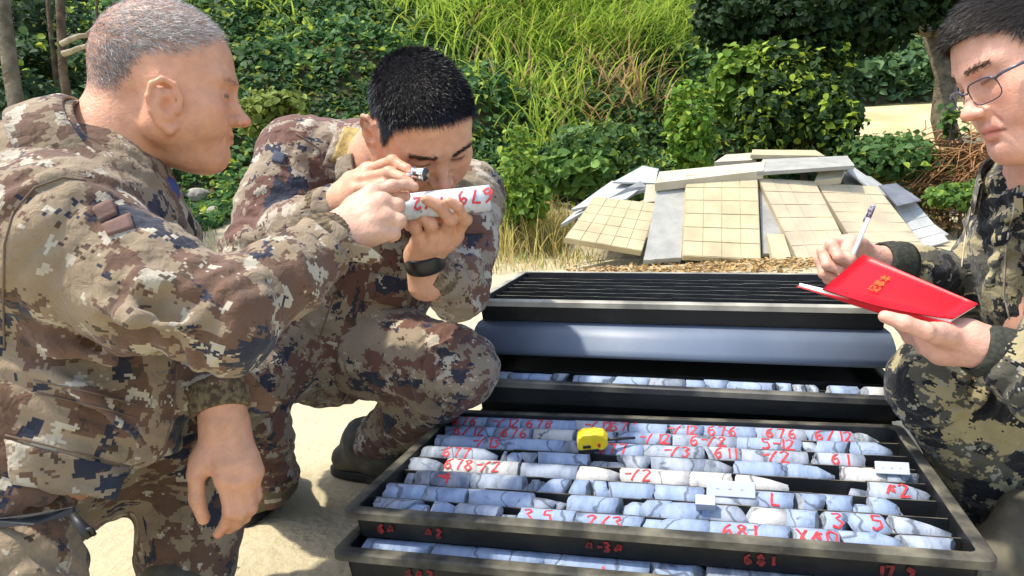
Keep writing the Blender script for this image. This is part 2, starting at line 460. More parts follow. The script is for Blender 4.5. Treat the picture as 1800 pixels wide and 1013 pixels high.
def tree(name, label, base, top, r0, r1, crown, cat="tree", bark=None, leafsize=(.06, .12), a=(.012, .035, .012), b=(.05, .11, .03), seed=1, limbs=True, c=None, pc=0., group=None):
    """crown = list of (centre, radii, number of leaves)"""
    root = empty(name, base); off = np.asarray(base, float)
    mb = MB()
    sp = wob(np.zeros(3), np.asarray(top) - off, 7, r0 * .35, seed)
    mb.tube(sp, list(np.linspace(r0, r1, 7)), 10)
    if limbs:
        for i, (cc, rr, n_) in enumerate(crown):
            s = sp[3 + (i % 4)]
            mb.tube(wob(s, np.asarray(cc) - off, 5, .05, seed + i + 5), list(np.linspace(r1 * .6, .012, 5)), 6)
    mb.build("trunk", bark or barkm, root, True)
    if crown:
        r = np.random.default_rng(seed); pos, nn = [], []
        for cc, rr, n_ in crown:
            v = r.normal(size=(n_, 3)); v /= np.linalg.norm(v, axis=1)[:, None]
            q = v * (r.random(n_) ** .42)[:, None]
            lum = 1 + .35 * perlin(q * 2.6 + seed * 3.1 + np.asarray(cc))[:, None]
            pos.append(np.asarray(cc) - off + q * lum * np.asarray(rr)); nn.append(v * .5 + [0, -.2, .7])
        pos = np.concatenate(pos); nn = np.concatenate(nn); N = len(pos)
        gap = fbm((pos + off) * 2.6, 3) > -.12
        pos, nn = pos[gap], nn[gap]; N = len(pos)
        leaf_cloud("crown", pos, r.uniform(*leafsize, N), greens(N, seed, a, b, c, pc), nn, leafm, root, seed=seed + 1)
    tag(root, label, cat, group)
    return root

# big tree on the right with its low dark canopy
tb = hill_point(1672, 262); D = tb[1]
def Q(px, py, d=None): return P(px, py, D if d is None else d)
tree("tree", "large dark-leaved tree whose canopy hangs over the right of the yard", tb, Q(1612, -140), .20, .13,
     [(Q(1300, 20, 8.2), (.55, .6, .38), 2600), (Q(1400, 40, 8.0), (.6, .6, .42), 3200), (Q(1500, 40, 8.3), (.6, .7, .42), 3200), (Q(1590, 5, 8.5), (.55, .6, .36), 2600), (Q(1450, -60, 8.3), (1.3, .9, .45), 3500),
      (Q(1650, -50, 8.4), (.6, .8, .4), 2200), (Q(1560, 60, 8.6), (.3, .4, .20), 600), (Q(1760, -20, 8.4), (.6, .8, .5), 2200), (Q(1850, 60, 8.0), (.6, .8, .6), 2200), (Q(1400, -160, 8.4), (1.6, 1.2, .6), 3500)],
     bark=palebark, leafsize=(.05, .11), seed=21, a=(.010, .028, .010), b=(.045, .085, .025))
vb = on_z(1420, 330, 0); vb = P(1420, 285, 7.5); vb[2] = terrain(vb[0], vb[1])
tree("vine_thicket", "dark thicket overgrown with climbing vines under the tree canopy", vb, P(1400, 90, 7.7), .06, .03,
     [(P(1345, 205, 7.4), (.26, .4, .46), 3000), (P(1400, 190, 7.45), (.2, .35, .5), 2000), (P(1440, 225, 7.5), (.34, .5, .5), 3600), (P(1480, 245, 7.6), (.22, .4, .36), 1500), (P(1360, 120, 7.6), (.3, .4, .3), 1200), (P(1430, 120, 7.8), (.4, .4, .32), 1900)],
     cat="thicket", leafsize=(.04, .10), seed=33, a=(.010, .030, .010), b=(.05, .10, .02), c=(.26, .36, .04), pc=.26)
for lab, px, py, w_, h_, d_, n_, sd, aa, bb in [
        ("bright green young sapling standing behind the middle of the slab pile", 1212, 225, .24, .46, 7.2, 900, 41, (.05, .13, .015), (.22, .36, .04)),
        ("yellow-green leafy shrub just right of the dark-haired man's elbow", 905, 310, .26, .44, 6.6, 1100, 42, (.06, .14, .02), (.24, .36, .05)),
        ("low olive shrub between the sapling and the slab pile's left end", 1050, 255, .5, .25, 7.4, 1400, 43, (.03, .08, .02), (.12, .20, .05)),
        ("small green shrub at the foot of the vine thicket", 1560, 275, .5, .22, 7.0, 1500, 44, (.03, .08, .02), (.10, .19, .05)),
        ("dense dark shrub behind the old man's collar", 55, 170, .55, .5, 6.0, 3000, 45, (.020, .055, .022), (.07, .13, .05)),
        ("dark bushy plant in the top left corner behind the trunks", 30, 60, .7, .45, 6.6, 2600, 46, (.012, .034, .014), (.045, .08, .03)),
        ("broad-leaved green weeds beside the brown vine heap", 1690, 345, .3, .12, 6.3, 600, 47, (.05, .11, .02), (.16, .27, .05)),
        ("small leafy plant against the grey tree trunk", 1672, 215, .13, .16, 6.8, 140, 48, (.03, .08, .02), (.10, .19, .04))]:
    c_ = P(px, py, d_); b_ = c_.copy(); b_[2] = min(terrain(b_[0], b_[1]), c_[2] - h_ * .6)
    tree("shrub", lab, b_, c_ + [0, 0, h_ * .4], .018, .008, [(c_, (w_, w_, h_), n_), (c_ + [w_ * .3, 0, -h_ * .5], (w_ * .9, w_, h_ * .5), n_ // 2)],
         cat="shrub", leafsize=(.04, .085), a=aa, b=bb, seed=sd, c=(.30, .40, .05), pc=.06)
for lab, px, py, w_, h_, d_, n_, sd, ls, aa, bb in [
        ("yellowing bush on the slope left of the grey boulder's line", 480, 200, .4, .25, 7.6, 800, 82, (.05, .10), (.10, .15, .03), (.26, .32, .07)),
        ("bright broad-leaved creeper clump in the middle of the slope", 1010, 300, .35, .22, 7.2, 500, 84, (.09, .16), (.06, .14, .03), (.20, .33, .07)),
        ("light green vine mass hanging left of the dark thicket", 1300, 150, .3, .45, 7.7, 900, 85, (.07, .14), (.07, .15, .02), (.26, .38, .06))]:
    c_ = P(px, py, d_); zt_ = terrain(c_[0], c_[1]); c_[2] = max(c_[2], zt_ + .15); b_ = c_.copy(); b_[2] = min(zt_, c_[2] - .1)
    tree("shrub", lab, b_, c_ + [0, 0, h_ * .3], .015, .007, [(c_, (w_, w_ * .8, h_), n_), (c_ + [w_ * .5, -.1, h_ * .2], (w_ * .6, w_ * .6, h_ * .6), n_ // 2)], cat="shrub", leafsize=ls, a=aa, b=bb, seed=sd)
for lab, x0, y0, x1, y1, d_, r_ in [("thick grey tree trunk at the left picture edge", 8, 110, 2, -80, 5.3, .062), ("slim brown trunk second from the left edge", 106, 170, 101, -80, 5.2, .034),
                                    ("thin dark trunk right behind the slim brown one", 84, 100, 78, -80, 5.9, .022), ("thin leaning sapling trunk right of the fallen branches", 150, 110, 165, -80, 5.8, .012)]:
    b_ = P(x0, y0 + 60, d_); b_[2] = terrain(b_[0], b_[1]) - .05; tree("bare_tree", lab, b_, P(x1, y1, d_), r_, r_ * .85, [], limbs=False, bark=palebark if r_ > .035 else barkm, seed=int(x0) + 50)
for i, (a_, b_, lab) in enumerate([((108, 78), (190, 45), "pale dead branch lying against the slim trunk, upper of two"), ((110, 95), (185, 72), "pale dead branch lying against the slim trunk, lower of two")]):
    mb = MB(); mb.tube(wob(P(*a_, 5.15), P(*b_, 5.1), 6, .012, i), [.022, .02, .018, .016, .012, .008], 7)
    s_ = P(*a_, 5.15) * .45 + P(*b_, 5.1) * .55; mb.tube(wob(s_, s_ + np.array([.12, 0, .12]), 4, .008, i + 9), [.012, .01, .007, .004], 5)
    tag(mb.build("dead_branch", mat("dead_wood", (.34, .29, .20), .9, noise=(12, (.2, .16, .1), 4, .4, .6)), None, True), lab, "branch")

# heap of dry brown vines on the right
mb = MB(); r_ = np.random.default_rng(61); c0 = P(1700, 292, 6.9); tint_ = []
for i in range(330):
    a_ = c0 + r_.normal(size=3) * [.26, .25, .17]; th = r_.uniform(-.6, 1.3); L_ = r_.uniform(.25, .75)
    d_ = np.array([math.cos(th), r_.normal() * .5, math.sin(th) * .7]); pts = [a_ + d_ * L_ * (t - .5) + np.array([0, 0, -.25 * (t - .5) ** 2 * L_]) + r_.normal(size=3) * .012 for t in np.linspace(0, 1, 6)]
    mb.tube(pts, r_.uniform(.003, .008), 5); tint_ += [np.array([.30, .16, .07]) * r_.uniform(.3, 1.4)] * 30
o = mb.build("dry_vine_heap", drym, None, True); set_tint(o, np.array(tint_))
tag(o, "heap of dry brown vines and stalks at the foot of the tree on the right", "vine heap", kind="stuff")
x = c0[0] + rng.normal(size=1500) * .45; y = c0[1] + rng.normal(size=1500) * .35
z = terrain(x, y) + .5 * rng.random(1500) * np.exp(-((x - c0[0]) / .5) ** 2)
o = leaf_cloud("withered_leaves", np.stack([x, y, z], 1), rng.uniform(.03, .08, 1500), np.array([.30, .19, .08]) * rng.uniform(.4, 1.3, (1500, 1)), m=drym, seed=62, aspect=.5)
tag(o, "withered brown leaves around the heap of dry vines", "dead leaves", kind="stuff")

# rocks and litter
rockm = mat("rock", (.36, .33, .27), .9, noise=(7, (.20, .19, .16), 6, .4, .6), bump=(12, .7, .03))
def rock(name, label, c, r, m, seed, cat="rock"):
    bm = bmesh.new(); bmesh.ops.create_icosphere(bm, subdivisions=3, radius=1)
    v = np.array([w_.co for w_ in bm.verts]); s = 1 + .45 * fbm(v * 1.1 + seed * 7.7, 3)
    for w_, k in zip(bm.verts, s): w_.co = Vector((w_.co.x * r[0] * k, w_.co.y * r[1] * k, w_.co.z * r[2] * k))
    me = bpy.data.meshes.new(name); bm.to_mesh(me); bm.free(); me.materials.append(m)
    o = bpy.data.objects.new(name, me); o.location = c; link(o); tag(o, label, cat); return o
for i, (px, py, d_, r_, lab) in enumerate([(345, 345, 5.2, (.16, .13, .09), "pale boulder seen between the old man's chin and the dark-haired man's shoulder"),
                                           (380, 372, 5.0, (.10, .09, .06), "small pale rock just below the boulder between the two men"),
                                           (300, 380, 5.1, (.12, .1, .07), "rounded rock hidden half behind the old man's collar"),
                                           (942, 428, 5.5, (.045, .04, .04), "little pale stone in the straw beside the slab pile")]):
    c_ = hill_point(px, py, 3.0); rock("rock", lab, c_, r_, rockm, i + 1)
mb = MB(); c_ = hill_point(14, 225, 3.5) + np.array([0, -.1, .06])
v = [c_ + np.array(k) for k in [(-.09, 0, -.03), (.05, -.03, -.05), (.08, .02, .01), (-.02, .03, .06), (-.08, .01, .04), (0, -.05, .02)]]
mb.add(v, [(0, 1, 5), (1, 2, 5), (2, 3, 5), (3, 4, 5), (4, 0, 5), (0, 4, 3, 2, 1)])
tag(mb.build("plastic_bag", mat("bag_plastic", (.62, .68, .74), .35, spec=.5)), "crumpled white plastic bag among the plants at the left edge", "bag")

# ------------------------------------------------------------------ slab pile
mound = mat("mound_soil", (.33, .28, .18), .95, noise=(6, (.2, .17, .11), 5, .4, .6), bump=(14, .8, .04))
def mz(x, y):
    cx_, cy_ = P(1320, 400, 6.5)[0], 6.75
    d = ((x - cx_) / 1.75) ** 2 + ((y - cy_) / .95) ** 2
    n_ = fbm(np.stack([x * 3, y * 3, x * 0], -1).reshape(-1, 3), 3).reshape(x.shape)
    return terrain(x, y) - .08 + .64 * np.maximum(1 - d, 0) ** .7 + .08 * n_ * (d < 1.1)
c_ = P(1320, 400, 6.5)
o = grid_mesh("soil_mound", np.linspace(c_[0] - 1.9, c_[0] + 1.9, 70), np.linspace(5.6, 7.8, 45), mz, mound)
tag(o, kind="structure")
yel = mat("scored_yellow_slab", (.50, .43, .26), .85, noise=(5, (.38, .32, .20), 7, .35, .7), bump=(60, .35, .006), spec=.2)
yel2 = mat("pinkish_slab", (.49, .41, .27), .85, noise=(5, (.36, .31, .22), 7, .35, .7), bump=(60, .35, .006), spec=.2)
pale = mat("pale_slab", (.47, .43, .33), .88, noise=(6, (.42, .38, .28), 6, .35, .65), bump=(40, .5, .01), spec=.2)
grey = mat("grey_concrete", (.34, .335, .30), .9, noise=(9, (.26, .26, .24), 7, .35, .7), bump=(50, .6, .008), spec=.2)
lgrey = mat("light_grey_sheet", (.45, .46, .43), .85, noise=(6, (.33, .34, .33), 6, .35, .65), bump=(30, .4, .008), spec=.2)
dark = mat("dark_roof_sheet", (.09, .10, .12), .6, noise=(6, (.16, .17, .19), 5, .35, .65), bump=(30, .4, .008))
joint = mat("slab_joint", (.43, .37, .225), .95)

def slab(name, label, bl, br, tl, tr, th, m, cells=None, cat="slab"):
    """a leaning slab from the four corners (px, py, depth) of its face; cells = scored grid"""
    A, B, C_, D_ = [np.array(P(*q)) for q in (bl, br, tr, tl)]
    n_ = np.cross(B - A, D_ - A); n_ /= np.linalg.norm(n_)
    if n_ @ (A - np.array([0, 0, CAM_H])) > 0: n_ = -n_
    root = empty(name, (0, 0, 0))
    def pt(u, v, h): return (A * (1 - u) + B * u) * (1 - v) + (D_ * (1 - u) + C_ * u) * v + n_ * h
    r = random.Random(int(bl[0] * 7 + bl[1])); mb = MB(); N = 6
    # board with slightly chipped outline
    def edge(h, ins):
        q = []
        for i in range(N): q.append(pt(i / N + r.uniform(-.01, .01), ins + r.uniform(0, .008), h))
        for i in range(N): q.append(pt(1 - ins - r.uniform(0, .008), i / N, h))
        for i in range(N): q.append(pt(1 - i / N, 1 - ins - r.uniform(0, .008), h))
        for i in range(N): q.append(pt(ins + r.uniform(0, .008), 1 - i / N, h))
        return q
    st = r.getstate(); top = edge(-.004 if cells else 0, .0); r.setstate(st); bot = edge(-th, .0); k = len(top)
    mb.add(top + bot, [tuple(range(k)), tuple(range(2 * k - 1, k - 1, -1))] + [(i, i + k, (i + 1) % k + k, (i + 1) % k) for i in range(k)])
    mb.build("board", joint if cells else m, root)
    if cells:
        me = None; nu, nv = cells; g = .05 / max(nu, 1)
        for j in range(nv):
            for i in range(nu):
                g2 = r.uniform(.002, .006); u0, u1 = i / nu + g2 / 2, (i + 1) / nu - g2 / 2; v0, v1 = j / nv + g2 / 2, (j + 1) / nv - g2 / 2
                h = r.uniform(0, .0018); c = MB()
                c.hexa([pt(u0, v0, -.003), pt(u1, v0, -.003), pt(u1, v1, -.003), pt(u0, v1, -.003), pt(u0 + .003, v0 + .003, h), pt(u1 - .003, v0 + .003, h), pt(u1 - .003, v1 - .003, h), pt(u0 + .003, v1 - .003, h)])
                c.build("panel", m, root)
        sm = MB(); e = .004
        for (u0, u1, v0, v1) in ((-.004, 1.004, -.004, .0), (-.004, 1.004, 1.0, 1.004), (-.004, 0, 0, 1), (1.0, 1.004, 0, 1)):
            sm.hexa([pt(u0, v0, -th + .001), pt(u1, v0, -th + .001), pt(u1, v1, -th + .001), pt(u0, v1, -th + .001), pt(u0, v0, -.001), pt(u1, v0, -.001), pt(u1, v1, -.001), pt(u0, v1, -.001)])
        sm.build("edge_band", m, root)
    tag(root, label, cat)
    return root

b, t_ = 5.55, 6.15
slab("scored_slab", "upright yellow scored slab leaning in the centre of the pile", (1201, 449, b), (1337, 456, b), (1207, 308, t_), (1331, 308, t_), .05, yel, (4, 6))
slab("scored_slab", "pinkish scored slab leaning just right of the central yellow one", (1404, 459, b), (1500, 452, b), (1333, 314, t_), (1432, 319, t_), .05, yel2, (4, 6))
slab("scored_slab", "pebbly grey and yellow scored slab second from the right end", (1512, 446, b + .12), (1632, 443, b + .12), (1436, 322, t_ + .02), (1541, 328, t_ + .02), .05, yel2, (4, 7))
slab("scored_slab", "pale scored panel at the right end of the pile", (1625, 436, b + .3), (1668, 424, b + .3), (1570, 362, t_ - .05), (1606, 352, t_ - .05), .02, lgrey, (2, 5))
slab("scored_slab", "wide yellow scored slab lying at the left end of the pile", (993, 418, b + .05), (1128, 441, b + .05), (1046, 346, t_ - .1), (1154, 358, t_ - .1), .05, yel, (5, 5))
slab("grey_slab", "plain grey concrete slab left of the central yellow one", (1131, 458, b + .03), (1198, 453, b + .03), (1156, 326, t_), (1205, 325, t_), .05, grey)
slab("stone_block", "small yellow block lying between the two front scored slabs", (1359, 457, b - .02), (1392, 455, b - .02), (1348, 411, b + .2), (1378, 412, b + .2), .06, yel, cat="block")
slab("grey_slab", "narrow grey slab glimpsed in the gap right of the central slab", (1340, 446, b + .1), (1402, 448, b + .1), (1334, 322, t_ + .04), (1362, 322, t_ + .04), .04, grey)
slab("pale_beam", "thick pale beam lying flat across the top of the central slab", (1152, 322, 6.05), (1343, 300, 6.1), (1158, 302, 6.35), (1345, 284, 6.4), .07, pale, cat="beam")
slab("grey_plank", "long speckled grey plank across the top right of the pile", (1330, 303, 6.1), (1503, 291, 6.05), (1340, 280, 6.5), (1490, 274, 6.45), .03, grey, cat="plank")
slab("yellow_plank", "thin yellow board topmost on the pile", (1320, 272, 6.5), (1450, 274, 6.5), (1322, 263, 6.9), (1434, 264, 6.9), .035, yel, cat="plank")
slab("pale_board", "short pale board under the topmost yellow one", (1256, 285, 6.6), (1330, 281, 6.6), (1276, 272, 6.9), (1330, 268, 6.9), .04, pale, cat="plank")
slab("roof_sheet", "light grey roofing sheet on the left shoulder of the pile", (1078, 320, 6.3), (1152, 322, 6.3), (1130, 291, 6.7), (1158, 297, 6.7), .015, lgrey, cat="sheet")
slab("grey_board", "long grey board sloping down the left side of the pile", (985, 395, 5.9), (1010, 372, 6.1), (1125, 318, 6.3), (1142, 330, 6.3), .025, lgrey, cat="plank")
slab("grey_board", "second grey board behind the wide scored slab on the left", (1005, 368, 6.0), (1100, 350, 6.1), (1075, 318, 6.45), (1140, 322, 6.4), .02, lgrey, cat="plank")
slab("stone_block", "small whitish block propped above the plain grey slab", (1131, 356, 6.05), (1153, 354, 6.05), (1136, 324, 6.15), (1156, 324, 6.15), .05, pale, cat="block")
slab("stone_block", "pale broken block under the right end of the grey plank", (1432, 318, 6.12), (1480, 312, 6.12), (1440, 298, 6.25), (1486, 298, 6.25), .06, pale, cat="block")
slab("roof_sheet", "dark bent roofing sheet poking out on the right of the pile", (1578, 362, 5.95), (1620, 352, 6.0), (1545, 326, 6.2), (1575, 322, 6.3), .012, dark, cat="sheet")
slab("roof_sheet", "long grey roofing sheet sloping down the right side of the pile", (1652, 420, 5.95), (1668, 412, 6.1), (1488, 300, 6.35), (1500, 293, 6.5), .015, lgrey, cat="sheet")
slab("grey_slab", "grey slab at the back of the pile's right side", (1500, 345, 6.3), (1600, 360, 6.3), (1470, 300, 6.5), (1530, 310, 6.5), .03, grey)
# ------------------------------------------------------------------ core trays
def tray_plastic():
    """black moulded plastic with a dry dusty film in patches"""
    m = mat("tray_plastic", (.006, .007, .008), .45, noise=(9, (.035, .033, .027), 7, .55, .8), bump=(45, .25, .004), spec=.5)
    return m
plastic = tray_plastic()
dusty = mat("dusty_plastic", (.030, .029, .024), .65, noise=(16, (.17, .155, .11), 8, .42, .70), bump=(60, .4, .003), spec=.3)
smooth_plastic = mat("sky_sheen_plastic", (.13, .17, .24), .5, noise=(5, (.19, .23, .30), 6, .4, .7), bump=(25, .12, .004), spec=.6)  # lid plastic; the blue of the reflected sky is mixed into its colour
paintm = mat("red_paint", (.62, .018, .022), .6, noise=(160, (.40, .03, .03), 3, .45, .6))
TL_, TW, TH = .90, .509, .051          # tray outer length, width, height
NR = 8
RIM = .017
def tray(name, label, loc, yaw, group, tilt=0., inverted=False, full=True, rim_mat=None, nd=NR - 1, th=TH, div_mat=None):
    root = empty(name, loc); root.rotation_euler = (0, tilt, yaw)
    L, W = TL_ / 2, TW / 2; li, wi = L - RIM, W - RIM; s = .005; wt = .003
    mb = MB()
    # floor and four tapered walls
    z0, z1 = -th, -.001
    mb.box(-li + s, li - s, -wi + s, wi - s, z0, z0 + .003)
    for sx in (-1, 1):
        a, b_ = sx * (li - s), sx * li
        mb.hexa([(a - sx * wt, -wi + s, z0), (a, -wi + s, z0), (a, wi - s, z0), (a - sx * wt, wi - s, z0), (b_ - sx * wt, -wi, z1), (b_, -wi, z1), (b_, wi, z1), (b_ - sx * wt, wi, z1)])
        a, b_ = sx * (wi - s), sx * wi
        mb.hexa([(-li + s, a - sx * wt, z0), (li - s, a - sx * wt, z0), (li - s, a, z0), (-li + s, a, z0), (-li, b_ - sx * wt, z1), (li, b_ - sx * wt, z1), (li, b_, z1), (-li, b_, z1)])
    mb.build("shell", plastic, root)
    # rounded rim that turns down at the outside
    def ring(x, y, r, z, n=5):
        q = []
        for cx_, cy_, a0 in ((x - r, y - r, 0), (-x + r, y - r, 90), (-x + r, -y + r, 180), (x - r, -y + r, 270)):
            for i in range(n): a = math.radians(a0 + 90 * i / (n - 1)); q.append((cx_ + r * math.cos(a), cy_ + r * math.sin(a), z))
        return q
    prof = [(li - .003, wi - .003, .010, -.003), (li - .003, wi - .003, .010, .0005), (li + .001, wi + .001, .012, .002), (L - .003, W - .003, .016, .001), (L, W, .018, -.002), (L, W, .018, -.013), (L - .003, W - .003, .016, -.013), (L - .004, W - .004, .015, -.004)]
    mb = MB(); k = 20
    for i, q in enumerate(prof): mb.v += ring(*q)
    for i in range(len(prof) - 1):
        for j in range(k): mb.f.append((i * k + j, (i + 1) * k + j, (i + 1) * k + (j + 1) % k, i * k + (j + 1) % k)[::-1])
    mb.build("rim", rim_mat or dusty, root)
    pitch = 2 * wi / NR
    for i in range(nd):
        y = -wi + pitch * (i + 1); d = MB(); n = 10
        for j in range(n):
            x0, x1 = -li + .006 + (2 * li - .012) * j / n, -li + .006 + (2 * li - .012) * (j + 1) / n
            zt = -.0095 - .0008 * ((j * 7 + i) % 3)
            d.hexa([(x0, y - .004, z0 + .003), (x1, y - .004, z0 + .003), (x1, y + .004, z0 + .003), (x0, y + .004, z0 + .003), (x0, y - .0015, zt), (x1, y - .0015, zt), (x1, y + .0015, zt), (x0, y + .0015, zt)])
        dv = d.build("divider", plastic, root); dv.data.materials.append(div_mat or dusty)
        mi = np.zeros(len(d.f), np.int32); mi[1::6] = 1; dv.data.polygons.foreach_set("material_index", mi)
    if inverted:
        root.rotation_euler = (math.pi, tilt, yaw)
    tag(root, label, "core tray", group)
    return root
PITCH_ROW = 2 * (TW / 2 - RIM) / NR

YAW1 = math.radians(-15.76)
T1 = np.array([.2173, 1.2098, .2065])
front_labels = ["topmost core tray of the front stack, full of grey rock cores", "second core tray from the top of the front stack, edge jutting forward",
                "third core tray down in the front stack, near the bottom of the picture", "bottom core tray of the front stack, on the ground"]
fwd = np.array([math.sin(YAW1), -math.cos(YAW1), 0]); rgt = np.array([math.cos(YAW1), math.sin(YAW1), 0])
offs = [(0, 0), (.030, -.006), (.012, .010), (.02, 0)]
front = []
for i, (a, b_) in enumerate(offs):
    loc = T1 + fwd * a + rgt * b_ + np.array([0, 0, -.052 * i])
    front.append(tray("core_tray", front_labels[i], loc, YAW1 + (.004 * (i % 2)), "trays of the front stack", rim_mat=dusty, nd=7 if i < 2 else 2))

# ---- rock cores
def core_mat(name, a, b_, c):
    if name in MATS: return MATS[name]
    m = bpy.data.materials.new(name); m.use_nodes = True; n, l = nodes(m); bs = n["Principled BSDF"]
    bs.inputs["Roughness"].default_value = .75; bs.inputs["Specular IOR Level"].default_value = .25
    tc = n.new("ShaderNodeTexCoord"); oi = n.new("ShaderNodeObjectInfo")
    ad = n.new("ShaderNodeVectorMath"); ad.operation = 'ADD'; l.new(tc.outputs["Object"], ad.inputs[0])
    mu = n.new("ShaderNodeVectorMath"); mu.operation = 'SCALE'; mu.inputs[0].default_value = (7, 3, 5); l.new(oi.outputs["Random"], mu.inputs["Scale"]); l.new(mu.outputs[0], ad.inputs[1])
    mp = n.new("ShaderNodeMapping"); mp.inputs["Scale"].default_value = (30, 9, 9); mp.inputs["Rotation"].default_value = (0, .3, .5); l.new(ad.outputs[0], mp.inputs[0])
    t1 = n.new("ShaderNodeTexNoise"); t1.inputs["Scale"].default_value = 1.2; t1.inputs["Detail"].default_value = 7; t1.inputs["Roughness"].default_value = .65; l.new(mp.outputs[0], t1.inputs["Vector"])
    rp = n.new("ShaderNodeValToRGB"); e = rp.color_ramp.elements
    e[0].position = .28; e[0].color = (*c, 1); e[1].position = .72; e[1].color = (*b_, 1)
    k = e.new(.44); k.color = (*a, 1)
    l.new(t1.outputs[0], rp.inputs[0])
    t2 = n.new("ShaderNodeTexNoise"); t2.inputs["Scale"].default_value = 28; t2.inputs["Detail"].default_value = 6; t2.inputs["Roughness"].default_value = .7; t2.inputs["Distortion"].default_value = 1.5; l.new(ad.outputs[0], t2.inputs["Vector"])
    g1 = n.new("ShaderNodeMapRange"); g1.inputs[1].default_value = .60; g1.inputs[2].default_value = .68; l.new(t2.outputs[0], g1.inputs[0])
    x = n.new("ShaderNodeMix"); x.data_type = 'RGBA'; x.inputs[7].default_value = (.10, .12, .15, 1); l.new(g1.outputs[0], x.inputs[0]); l.new(rp.outputs[0], x.inputs[6])
    l.new(x.outputs[2], bs.inputs["Base Color"])
    wv = n.new("ShaderNodeTexWave"); wv.inputs["Scale"].default_value = 4.5; wv.inputs["Distortion"].default_value = 11; wv.inputs["Detail"].default_value = 4; wv.inputs["Detail Scale"].default_value = 1.3
    m3 = n.new("ShaderNodeMapping"); m3.inputs["Rotation"].default_value = (.2, .5, .35); l.new(ad.outputs[0], m3.inputs[0]); l.new(m3.outputs[0], wv.inputs["Vector"])
    g3 = n.new("ShaderNodeMapRange"); g3.inputs[1].default_value = .018; g3.inputs[4].default_value = .7; g3.inputs[2].default_value = .0; l.new(wv.outputs["Fac"], g3.inputs[0])
    x3 = n.new("ShaderNodeMix"); x3.data_type = 'RGBA'; x3.inputs[7].default_value = (.045, .05, .06, 1); l.new(g3.outputs[0], x3.inputs[0]); l.new(x.outputs[2], x3.inputs[6]); l.new(x3.outputs[2], bs.inputs["Base Color"])
    bp = n.new("ShaderNodeBump"); bp.inputs["Strength"].default_value = .7; bp.inputs["Distance"].default_value = .003; l.new(t2.outputs[0], bp.inputs["Height"]); l.new(bp.outputs[0], bs.inputs["Normal"])
    MATS[name] = m; return m
CM = {'b': core_mat("blue_grey_core", (.215, .28, .40), (.33, .40, .51), (.12, .165, .25)), 'g': core_mat("grey_core", (.25, .29, .355), (.40, .435, .49), (.13, .155, .20)),
      'w': core_mat("white_core", (.44, .435, .415), (.56, .545, .515), (.22, .23, .25)), 'd': core_mat("veined_core", (.16, .19, .24), (.40, .43, .47), (.03, .035, .045))}
endm = mat("broken_core_face", (.22, .25, .29), .9, noise=(90, (.36, .39, .42), 5, .4, .6), bump=(120, .8, .003))
CRAD = .0238
_cn = [0]
def core_piece(x0, x1, rad, kind, seed, t0=None, t1=None, taper=None):
    """one length of core along local x from x0 to x1, ends broken at a slant; returns verts, faces, end faces"""
    r = np.random.default_rng(seed); n = 18; L = x1 - x0; m_ = max(2, int(L / .03) + 1)
    s0 = r.normal(size=2) * .25 if t0 is None else np.array(t0); s1 = r.normal(size=2) * .25 if t1 is None else np.array(t1)
    th = np.arange(n) * 2 * np.pi / n; V = []
    cy, cz = np.cos(th), np.sin(th); j0, j1 = r.normal(size=n) * .0012, r.normal(size=n) * .0012
    for i in range(m_ + 1):
        t = i / m_; rr = rad * (1 + .012 * r.normal(size=n) * (0 < i < m_))
        if taper: rr = rr * (1 - taper[1] * max(0, (t - taper[0]) / (1 - taper[0])) ** 1.5)
        x = x0 + L * t + (rad * (s0[0] * cy + s0[1] * cz) + j0) * (1 - t) ** 2 + (rad * (s1[0] * cy + s1[1] * cz) + j1) * t ** 2
        V += list(np.stack([x, rr * cy, rr * cz], 1))
    F = [(i * n + k, i * n + (k + 1) % n, (i + 1) * n + (k + 1) % n, (i + 1) * n + k) for i in range(m_) for k in range(n)]
    c0, c1 = len(V), len(V) + 1
    V.append(np.array([x0 + r.normal() * .003, r.normal() * .004, r.normal() * .004])); V.append(np.array([x1 + r.normal() * .003, 0, r.normal() * .004]))
    E0 = [(c0, (k + 1) % n, k) for k in range(n)]; b = m_ * n; E1 = [(c1, b + k, b + (k + 1) % n) for k in range(n)]
    return V, F, E0 + E1

def core(root, x0, x1, y, z, kind, seed, label, group, rad=CRAD, taper=None, t0=None, t1=None, roll=0., zrot=0.):
    V, F, E = core_piece(-(x1 - x0) / 2, (x1 - x0) / 2, rad, kind, seed, t0, t1, taper)
    o = mesh_obj("rock_core", V, F + E, None, None, False, mats=[CM[kind], endm])
    idx = np.zeros(len(F) + len(E), np.int32); idx[len(F):] = 1
    o.data.polygons.foreach_set("material_index", idx)
    sm = np.zeros(len(idx), bool); sm[:len(F)] = True; o.data.polygons.foreach_set("use_smooth", sm)
    o.matrix_world = tray_mat(root) @ Matrix.Translation(((x0 + x1) / 2, y, z)) @ Matrix.Rotation(zrot, 4, 'Z')
    tag(o, label, "rock core", group)
    return o

def tray_mat(root):
    return Matrix.Translation(root.location) @ root.rotation_euler.to_matrix().to_4x4()

